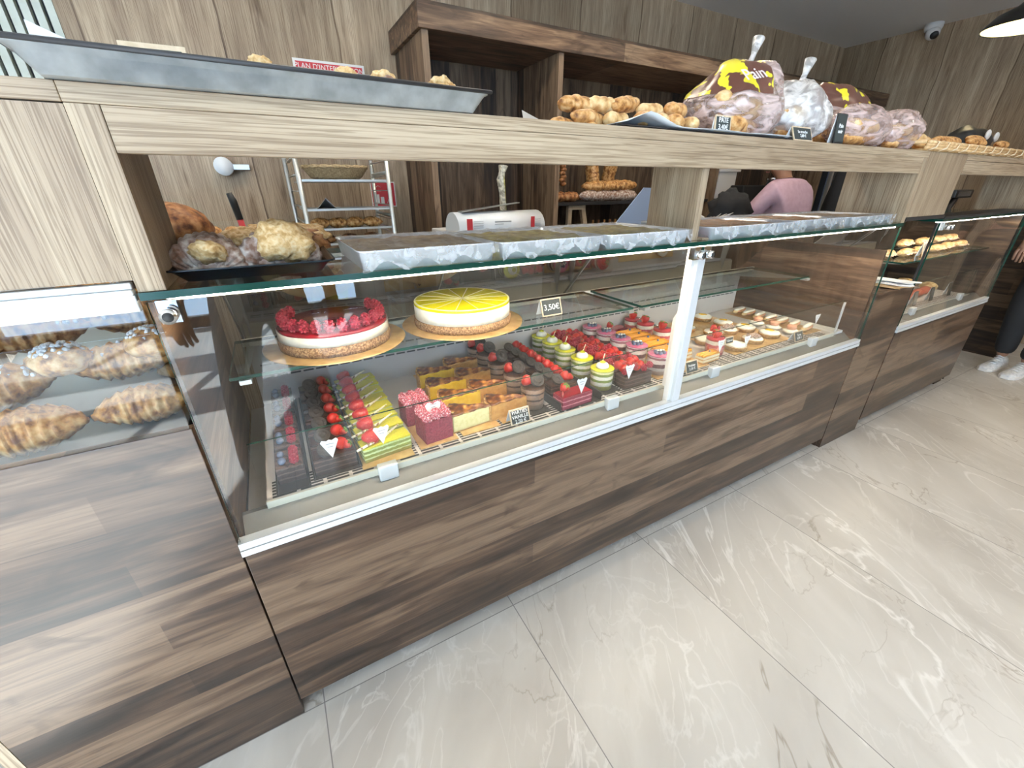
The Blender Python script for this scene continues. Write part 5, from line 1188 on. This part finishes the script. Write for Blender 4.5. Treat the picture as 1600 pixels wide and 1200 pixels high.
q = MB(); q.hexa([(-.21, .02, 1.178), (.13, .04, 1.214), (.13, .08, 1.214), (-.21, .08, 1.178), (-.21, .02, 1.182), (.13, .04, 1.218), (.13, .08, 1.218), (-.21, .08, 1.182)]); q.build('lever', M['alu'], t)
# bag roll
t = thing('bag_roll', 'tall translucent sleeve of bread bags standing upright on the slicer', 'bags', (1.325, 1.32, 1.176))
q = MB(); q.tube([(.008, 0, .001), (.004, .0, .09), (-.006, 0, .15), (.004, 0, .185), (.012, 0, .215)], [.028, .026, .033, .026, .040], 14, flat=.5); q.build('sleeve', film_mat('milky bag plastic', (.78, .74, .62), .9, 30, (1, 1, 1), .3), t); q = MB(); q.tube([(.014, -.018, .004), (.008, -.018, .10), (.003, -.02, .17)], .005, 6); q.build('yellow_stripe', M['yellow'], t)
# breads on the black shelf in the wall unit
for i, (x, z, Ln, r, rz, mt) in enumerate(((2.02, 1.196, .15, .045, .2, 'crust_dark'), (2.13, 1.196, .14, .043, -.2, 'crust_dark'), (2.38, 1.196, .36, .05, .12, 'sugar'), (2.60, 1.196, .32, .05, -.1, 'sugar'), (2.42, 1.265, .34, .045, -.12, 'crust'), (2.62, 1.27, .30, .045, .1, 'crust'), (3.0, 1.196, .4, .05, .1, 'crust'), (3.3, 1.196, .3, .05, -.1, 'crust_dark'))):
    t = thing('rustic_loaf', '%s loaf from the left %s the black shelf of the dark wall unit' % (ORD[i if i < 4 else i - 2 if i > 5 else i - 4], 'stacked above' if i in (4, 5) else 'lying on'), 'bread', (x, 1.80, z), rz, 'loaves on the wall unit shelf'); loaf(t, 'baked_dough', Ln, r, mt, seed=i + 80, amp=.15)
t = thing('garlic_braid', 'long dark braided strand hanging above the left loaves of the wall unit', 'braid', (2.06, 1.80, 1.30)); q = MB()
for k in range(12): q.ell((.004 * (-1) ** k, 0, .012 + k * .022), (.024, .024, .016), 10, 6)
q.build('braid', M['crust_dark'], t)
for i, x in enumerate((2.50, 2.68)):
    t = thing('standing_baguette', ('left', 'right')[i] + ' large crusty loaf standing upright at the back of the wall unit', 'bread', (x, 2.02, 1.196), 0, 'standing loaves'); loaf(t, 'baked_dough', .42, .06, 'crust', (-.05, 0, .21), (0, PI / 2, 0), i + 33)
t = thing('wooden_trestle', 'small pale wooden A shaped frame on the lower shelf of the wall unit', 'frame', (2.16, 1.74, .8855)); q = MB(); q.box(-.09, -.015, .26, .06, .015, .29); q.build('top_bar', M['oak_x'], t)
q = MB(); q.box(-.09, -.015, .0, -.06, .015, .26); q.build('leg', M['oak_z'], t); q = MB(); q.hexa([(.09, -.015, 0), (.125, -.015, 0), (.125, .015, 0), (.09, .015, 0), (.025, -.015, .26), (.06, -.015, .26), (.06, .015, .26), (.025, .015, .26)]); q.build('leg', M['oak_z'], t)
for i in range(6):
    t = thing('small_bottle', '%s small brown bottle from the left on the lower wall unit shelf' % ORD[i], 'bottle', (2.36 + i * .055, 1.80, .8855), 0, 'small bottles'); q = MB(); q.lathe([(.018, 0), (.019, .12), (.008, .15), (.008, .18), (.0001, .18)], 14); q.build('bottle', M['crust_dark'] if i % 2 else M['crust'], t)
t = thing('blue_board', 'pale blue sheet leaning behind the foil pans, left of the middle upright', 'board', (2.09, 1.10, 1.0)); q = MB(); q.prism([(-.20, .0), (.17, 0), (.17, .28), (.05, .285), (-.15, .09)], 'y', 0, .006); q.build('sheet', plain('pale blue plastic', (.34, .42, .58), .5), t)
t = thing('staff_worktop', 'steel staff worktop behind the middle of the counter', 'counter', (2.5, 1.05, 0)); q = MB(); q.box(-.70, -.12, .97, .75, .30, .9995); q.build('worktop', M['steel'], t); q = MB(); q.box(-.68, -.10, 0, .73, .28, .97); q.build('body', M['steel'], t)
# yellow flower pot and fluffy white plumes
t = thing('flower_pot', 'small pot with a yellow flower just right of the middle upright', 'plant', (2.08, .95, 1.0)); q = MB(); q.lathe([(.025, 0), (.032, .05), (.0001, .05)], 18); q.build('pot', M['crust_pale'], t)
q = MB(); q.tube([(0, 0, .05), (.015, 0, .15)], .004, 6); q.build('stem', M['leaf'], t)
q = MB()
for k in range(14): a = k * .9; q.ell((.02 + .022 * math.cos(a), .022 * math.sin(a), .165 + .006 * math.sin(a * 2)), (.020, .012, .010), 8, 5)
q.build('petals', M['yellow'], t)
t = thing('plumes', 'tuft of white feathery plumes beside the black bundle', 'plant', (2.62, .98, 1.0)); q = MB(); rnd = random.Random(4)
for k in range(60):
    a = rnd.uniform(0, 6.3); e = rnd.uniform(.2, 1.2); l = rnd.uniform(.06, .13); q.tube([(0, 0, .06), (l * .5 * math.cos(a), l * .4 * math.sin(a), .06 + l * .4 * e), (l * 1.2 * math.cos(a), l * .8 * math.sin(a), .06 + l * .6 * e)], [.004, .006, .0012], 5)
q.tube([(0, 0, 0), (0, 0, .07)], .006, 6); q.build('plume', plain('off white feather', (.62, .60, .57), .8), t)
t = thing('black_bag', 'lumpy black bag on the staff worktop behind the golden foil pan', 'bag', (2.98, 1.12, 1.0)); q = MB(); q.ell((0, 0, .13), (.18, .10, .14), 26, 16, nz(7, .30, 2.5))
for v in q.bm.verts: v.co.z = max(.001, v.co.z)
q.build('cloth', M['blackmat'], t)
# drinks taps, notices on the wall unit
t = thing('coffee_machine', 'black coffee machine with chrome cylinders beside the person in pink', 'machine', (3.95, 1.52, 0)); q = MB(); q.box(-.30, -.10, 0, .18, .13, 1.06); q.build('base', M['black'], t, bevel=.01)
q = MB(); q.box(-.26, .0, 1.06, .14, .13, 1.30); q.build('body', M['black'], t, bevel=.01)
for x, z0, z1, r in ((.03, 1.20, 1.36, .045), (-.09, 1.07, 1.19, .028)):
    q = MB(); q.lathe([(r * .8, z0), (r, z0 + .01), (r, z1 - .03), (r * 1.15, z1 - .02), (r * 1.15, z1 - .008), (r * .5, z1), (.0001, z1)], 20, (x, -.05, 0)); q.build('cylinder', M['chrome'], t)
t = thing('notice', 'white notice with two dark ovals fixed low on the wall unit', 'notice', (3.74, 2.158, 1.28)); q = MB(); q.m(M['white']).box(-.11, -.004, -.09, .14, .004, .07); q.m(M['black'])
for dx in (-.04, .05): q.ell((dx, -.005, 0), (.025, .002, .045), 12, 6)
q.build('sheet', None, t)
t = thing('box_pile', 'white papers piled high on the wall unit shelf near the upright', 'papers', (3.80, 1.85, 1.1955)); q = MB(); q.box(-.14, -.1, .21, .14, .1, .26); q.box(-.12, -.08, 0, .12, .08, .21); q.build('pile', M['white'], t, bevel=.003)
# fridge
t = thing('drinks_fridge', 'tall glass door drinks fridge with blue interior glow in the far corner', 'fridge', (5.50, 1.62, 0))
q = MB(); q.box(-.30, .02, 0, .34, .04, 1.98) if 0 else None
for bx in ((-.33, .03, 0, -.30, .56, 2.0), (.34, .03, 0, .37, .56, 2.0), (-.33, .53, 0, .37, .56, 2.0), (-.33, .03, 1.97, .37, .56, 2.0), (-.33, .03, 0, .37, .56, .12)): q.box(*bx)
q.build('cabinet', plain('dark grey steel', (.06, .07, .09), .4, .5), t)
q = MB(); q.box(-.30, .50, .12, .34, .528, 1.97); q.build('back_liner', plain('blue grey liner', (.10, .14, .26), .5), t)
for z in (.5, .85, 1.18, 1.5): q = MB(); q.box(-.30, .08, z, .34, .50, z + .012); q.build('shelf', M['alu'], t)
q = MB(); q.box(-.295, .045, .15, -.275, .060, 1.95); q.build('light_tube', emis('blue white tube', (.55, .72, 1), 9), t)
q = MB(); q.box(-.33, .0, .12, .37, .006, 1.97); q.build('door_pane', M['glass'], t)
q = MB(); q.box(-.33, -.01, .12, -.30, .02, 1.97); q.box(.31, -.01, .12, .37, .02, 1.97); q.build('door_frame', M['steel'], t)
kk = 0
for z in (.862, 1.192):
    for i in range(5):
        tt = thing('drink_can', '%s dark drink can from the left, %s shelf of the drinks fridge' % (ORD[i], 'lower' if z < 1 else 'upper'), 'can', (5.28 + i * .10, 1.85, z), 0, 'cans in the drinks fridge'); q = MB(); q.lathe([(.028, 0), (.032, .008), (.032, .115), (.026, .125), (.0001, .125)], 16); q.build('can', plain('can %d' % (i % 3), ((.3, .02, .03), (.03, .08, .25), (.1, .12, .14))[i % 3], .3, .6), tt)
t = thing('hanging_coat', 'black coat hanging near the right oak upright behind the counter', 'coat', (4.25, 1.06, .0)); q = MB(); q.ell((0, 0, 1.05), (.13, .09, .42), 20, 16, nz(3, .22, 2)); q.build('cloth', M['blackmat'], t); q = MB(); q.cyl((0, 0, 0), (0, 0, 1.62), .015, .015, 10); q.lathe([(.14, 0), (.12, .02), (.0001, .03)], 20); q.build('stand', M['black'], t)
# ceiling camera, pendant lamp and its track
t = thing('dome_camera', 'small white dome security camera on the ceiling', 'camera', (5.80, 1.44, 2.6)); q = MB(); q.lathe([(.0001, -.001), (.065, -.001), (.065, -.03), (.058, -.055), (.0001, -.055)], 26); q.build('mount', M['white'], t)
q = MB(); q.ell((-.02, -.015, -.075), (.052, .052, .052), 20, 12); q.build('ball', M['white'], t); o = kids(t)[-1]; q = MB(); q.cyl((-.045, -.04, -.095), (-.055, -.05, -.108), .030, .028, 18); q.build('lens', M['black'], t)
pp = (4.62, .56)
t = thing('pendant_lamp', 'black industrial pendant lamp with a bright cream interior, top right', 'lamp', (4.80, .52, 2.22))
q = MB(); q.lathe([(.23, 0), (.225, .012), (.17, .075), (.09, .115), (.055, .15), (.050, .20), (.0001, .205)], 40, cap=False); q.build('shade', plain('black enamel', (.02, .02, .02), .3), t, solid=.0)
q = MB(); q.lathe([(.222, .003), (.165, .070), (.085, .108), (.0001, .110)], 40, cap=False); q.build('shade_inside', emis('cream lamp inside', (1.0, .90, .55), 1.1), t)
q = MB(); q.ell((0, 0, .05), (.045, .045, .055), 18, 12); q.build('bulb', emis('bulb', (1, .85, .6), 25), t)
q = MB(); q.cyl((0, 0, .2), (0, 0, .379), .004, .004, 8); q.build('cord', M['black'], t)
t = thing('lamp_track', 'black square ceiling track above the pendant lamp', 'lamp track', (4.7, .5, 2.6)); q = MB(); q.box(-.6, -.5, -.07, -.54, 1.0, -.0005) if 0 else q.box(.30, -.03, -.055, 1.15, .03, -.0005); q.build('track', M['black'], t)
# unseen lamps added to brighten the staff side and back wall
for i, (x, y) in enumerate(((.4, 1.0), (1.7, 1.0), (2.9, .9))): downlight(x, y, 170, 'added unseen downlight brightening the staff aisle, %s from the left' % ORD[i])

# ================================================================ people
def skin_mesh(name, chains, mat, parent, sub=2):
    """chains: list of lists of (point, radius); first vertex of the first chain is the root; shared points weld"""
    me = bpy.data.meshes.new(name); vs = []; es = []; rd = []; idx = {}
    for ch in chains:
        pr = None
        for p, r in ch:
            k = tuple(round(c, 4) for c in p)
            if k not in idx: idx[k] = len(vs); vs.append(p); rd.append(r)
            if pr is not None and (pr, idx[k]) not in es: es.append((pr, idx[k]))
            pr = idx[k]
    me.from_pydata(vs, es, []); o = bpy.data.objects.new(name, me); COL.objects.link(o)
    md = o.modifiers.new('skin', 'SKIN'); md.use_smooth_shade = True
    if not me.skin_vertices: 
        bpy.context.view_layer.objects.active = o
    for i, r in enumerate(rd):
        rr2 = r if isinstance(r, tuple) else (r, r); me.skin_vertices[0].data[i].radius = rr2
    me.skin_vertices[0].data[0].use_root = True
    s = o.modifiers.new('sub', 'SUBSURF'); s.levels = sub; s.render_levels = sub
    me.materials.append(mat); o.parent = parent; return o
def hand(wrist, d, up, s=1.0):
    """palm and five fingers from a wrist along d"""
    W_ = Vector(wrist); d = Vector(d).normalized(); up = Vector(up); sd = d.cross(up).normalized(); up = sd.cross(d).normalized(); ch = []
    palm = W_ + d * .045 * s; ch.append([(tuple(W_), .024 * s), (tuple(palm), .027 * s)])
    for k, (o_, l) in enumerate(((-.028, .066), (-.010, .078), (.009, .074), (.027, .058))):
        b0 = palm + sd * o_ * s + d * .035 * s; b1 = b0 + d * l * .45 * s - up * .012 * s; b2 = b1 + d * l * .38 * s - up * .028 * s
        ch.append([(tuple(palm), .027 * s), (tuple(b0), .0105 * s), (tuple(b1), .009 * s), (tuple(b2), .0075 * s)])
    th = palm - d * .02 * s - sd * .034 * s - up * .006 * s; ch.append([(tuple(palm), .027 * s), (tuple(th), .012 * s), (tuple(th + d * .035 * s - sd * .020 * s - up * .012 * s), .010 * s), (tuple(th + d * .062 * s - sd * .016 * s - up * .022 * s), .008 * s)])
    return ch
def person(label, loc, rz, J, mats, H=1.0, bald=False, long_sleeve=True):
    t = thing('person', label, 'person', loc, rz); t.scale = (H, H, H)
    pel, sp_, che, nk, hd = J['pelvis'], J['spine'], J['chest'], J['neck'], J['head']
    ch = [[(pel, (.115, .080)), (sp_, (.100, .070)), (che, (.105, .070)), (nk, .052), (tuple((Vector(nk) + Vector(hd)) / 2), .058), (hd, (.078, .095)), (tuple(Vector(hd) + Vector((0, 0, .09))), (.066, .080))]]
    for s in 'LR':
        sh, el, wr = J['sh' + s], J['el' + s], J['wr' + s]
        ch.append([(che, (.105, .070)), (sh, .042), (el, .040), (wr, .026)]); ch += hand(wr, Vector(wr) - Vector(el), (0, 0, 1))
        hp, kn, an = J['hp' + s], J['kn' + s], J['an' + s]
        ch.append([(pel, (.115, .080)), (hp, .066), (kn, .048), (an, .036)])
    skin_mesh('body', ch, mats['skin'], t)
    sc = 1.09
    sh_ch = [[(tuple(Vector(pel) + Vector((0, 0, .02))), (.180, .135)), (sp_, (.172, .135)), (che, (.190, .140)), (tuple(Vector(nk) - Vector((0, 0, .010))), .074)]]
    for s in 'LR': sh_ch.append([(che, (.190, .140)), (J['sh' + s], .080), (J['el' + s], .058), (tuple(Vector(J['wr' + s]) * .94 + Vector(J['el' + s]) * .06), .036)])
    skin_mesh('shirt', sh_ch, mats['shirt'], t)
    tr = [[(tuple(Vector(pel) + Vector((0, 0, .06))), (.158, .118)), (pel, (.160, .118))]]
    for s in 'LR': tr.append([(pel, (.160, .118)), (J['hp' + s], .098), (J['kn' + s], .074), (tuple(Vector(J['an' + s]) + Vector((0, 0, .02))), .062)])
    skin_mesh('trousers', tr, mats['trousers'], t)
    for s in 'LR':
        a = Vector(J['an' + s]); f = Vector((0, 1, 0)) if 'foot' not in J else Vector(J['foot'])
        q = MB(); ang = math.atan2(f.y, f.x); q.X = Matrix.Translation((a.x, a.y, 0)) @ Matrix.Rotation(ang, 4, 'Z')
        q.m(mats['shoe'])
        secs = [(-.075, .030, .055), (-.055, .038, .085), (-.01, .040, .090), (.04, .042, .078), (.09, .047, .058), (.14, .048, .045), (.18, .040, .036), (.205, .022, .026)]
        rings = []
        for x_, w_, h_ in secs: rings.append([q.v((x_, w_ * math.cos(2 * PI * k / 16), .022 + max(-.006, (h_ - .022) * math.sin(2 * PI * k / 16)))) for k in range(16)])
        q.f(rings[0][::-1]); q.f(rings[-1])
        for r0, r1 in zip(rings, rings[1:]):
            for k in range(16): q.f([r0[k], r0[(k + 1) % 16], r1[(k + 1) % 16], r1[k]], True)
        sh = q.build('shoe', None, t)
        q = MB(); q.X = Matrix.Translation((a.x, a.y, 0)) @ Matrix.Rotation(ang, 4, 'Z'); pl = [(x_, w_ * 1.06) for x_, w_, h_ in secs] + [(x_, -w_ * 1.06) for x_, w_, h_ in secs[::-1]]; q.prism(pl, 'z', .001, .024); q.build('sole', mats.get('sole', M['white']), sh, bevel=.003)
        q = MB(); q.X = Matrix.Translation((a.x, a.y, 0)) @ Matrix.Rotation(ang, 4, 'Z')
        for k in range(5): x_ = .02 + k * .022; z_ = .098 - k * .0095; q.tube([(x_, -.022, z_ - .010), (x_ + .012, 0, z_), (x_, .022, z_ - .010)], .003, 6)
        q.build('laces', mats.get('lace', M['paper']), sh)
    h = Vector(hd); f = Vector(J.get('face', (0, 1, 0))).normalized(); sd = Vector((f.y, -f.x, 0)).normalized()
    if not bald:
        q = MB(); q.ell(tuple(h + Vector((0, 0, .065)) - f * .018), (.092, .105, .105), 24, 14, lambda d: -.25 if (d.dot(f) > .35 and d.z < .45) else .02 * noise.noise(d * 9)); q.build('hair', M['hair'], t)
    q = MB()
    for s in (-1, 1): q.ell(tuple(h + f * .083 + sd * .030 * s + Vector((0, 0, .035))), (.010, .010, .007), 10, 6)
    q.build('eyes', M['black'], t)
    q = MB(); q.tube([tuple(h + f * .085 + Vector((0, 0, .035))), tuple(h + f * .108 + Vector((0, 0, .002))), tuple(h + f * .085 + Vector((0, 0, -.006)))], [.007, .013, .006], 8); q.build('nose', mats['skin'], t)
    q = MB(); q.tube([tuple(h + f * .088 - sd * .022 + Vector((0, 0, -.032))), tuple(h + f * .094 + Vector((0, 0, -.034))), tuple(h + f * .088 + sd * .022 + Vector((0, 0, -.032)))], .0045, 6); q.build('mouth', plain('lips', (.35, .12, .10), .5), t)
    q = MB()
    for s in (-1, 1): q.ell(tuple(h + sd * .082 * s + Vector((0, 0, .02))), (.014, .016, .028), 10, 8)
    q.build('ears', mats['skin'], t)
    return t
JS = dict(pelvis=(0, 0, .95), spine=(0, 0, 1.13), chest=(0, 0, 1.32), neck=(0, 0, 1.47), head=(0, .01, 1.58), shL=(-.19, 0, 1.39), shR=(.19, 0, 1.39), elL=(-.23, .02, 1.12), elR=(.23, .02, 1.12), wrL=(-.22, .12, .90), wrR=(.22, .12, .90),
          hpL=(-.09, 0, .86), hpR=(.09, 0, .86), knL=(-.10, .02, .48), knR=(.10, .02, .48), anL=(-.10, 0, .08), anR=(.10, 0, .08), foot=(0, 1, 0))
# person in pink behind the counter, seen from the back, leaning to the work in front of them
J = dict(JS); J.update(spine=(0, .01, 1.12), chest=(0, .05, 1.29), neck=(0, .10, 1.43), head=(0, .16, 1.53), shL=(-.19, .06, 1.35), shR=(.19, .06, 1.35), elL=(-.27, .20, 1.12), elR=(.27, .18, 1.12), wrL=(-.16, .34, 1.08), wrR=(.16, .34, 1.08), face=(0, 1, -.1))
person('person in a pink shirt seen from behind, leaning over work behind the counter', (3.50, 1.00, 0), .0, J, dict(skin=M['skin'], shirt=M['pink'], trousers=M['denim'], shoe=M['black'], sole=M['black']), H=.93)
# person at the right edge: black clothes, white trainers
J = dict(JS); J.update(face=(-1, 0, 0), foot=(-1, .12, 0), anL=(-.03, -.04, .08), anR=(.03, .09, .08), knL=(-.02, -.11, .48), knR=(.03, .12, .48), hpL=(0, -.09, .86), hpR=(0, .09, .86), shL=(0, -.19, 1.39), shR=(0, .19, 1.39), elL=(.02, -.24, 1.12), elR=(.02, .24, 1.12), wrL=(-.12, -.22, .92), wrR=(-.12, .22, .92), head=(-.01, 0, 1.58))
person('person in black trousers and white trainers standing at the right edge', (4.92, -.17, 0), 0, J, dict(skin=M['skin'], shirt=M['blackmat'], trousers=M['blackmat'], shoe=M['shoe'], lace=M['paper']), H=1.02)
# the photographer, seen only as a reflection in the case glass
J = dict(JS); J.update(anL=(-.19, .03, .08), anR=(.16, .02, .08), knL=(-.15, .06, .48), knR=(.13, .05, .48), elL=(-.26, -.06, 1.12), elR=(.26, -.06, 1.12), wrL=(-.27, .0, .88), wrR=(.27, .0, .88), shL=(-.19, 0, 1.37), shR=(.19, 0, 1.37))
person('person in pale trousers and a dark top, seen only as a reflection', (.10, -1.10, 0), 0, J, dict(skin=M['skin'], shirt=M['denim'], trousers=plain('pale cotton', (.62, .63, .64), .85), shoe=M['shoe']), H=1.0)
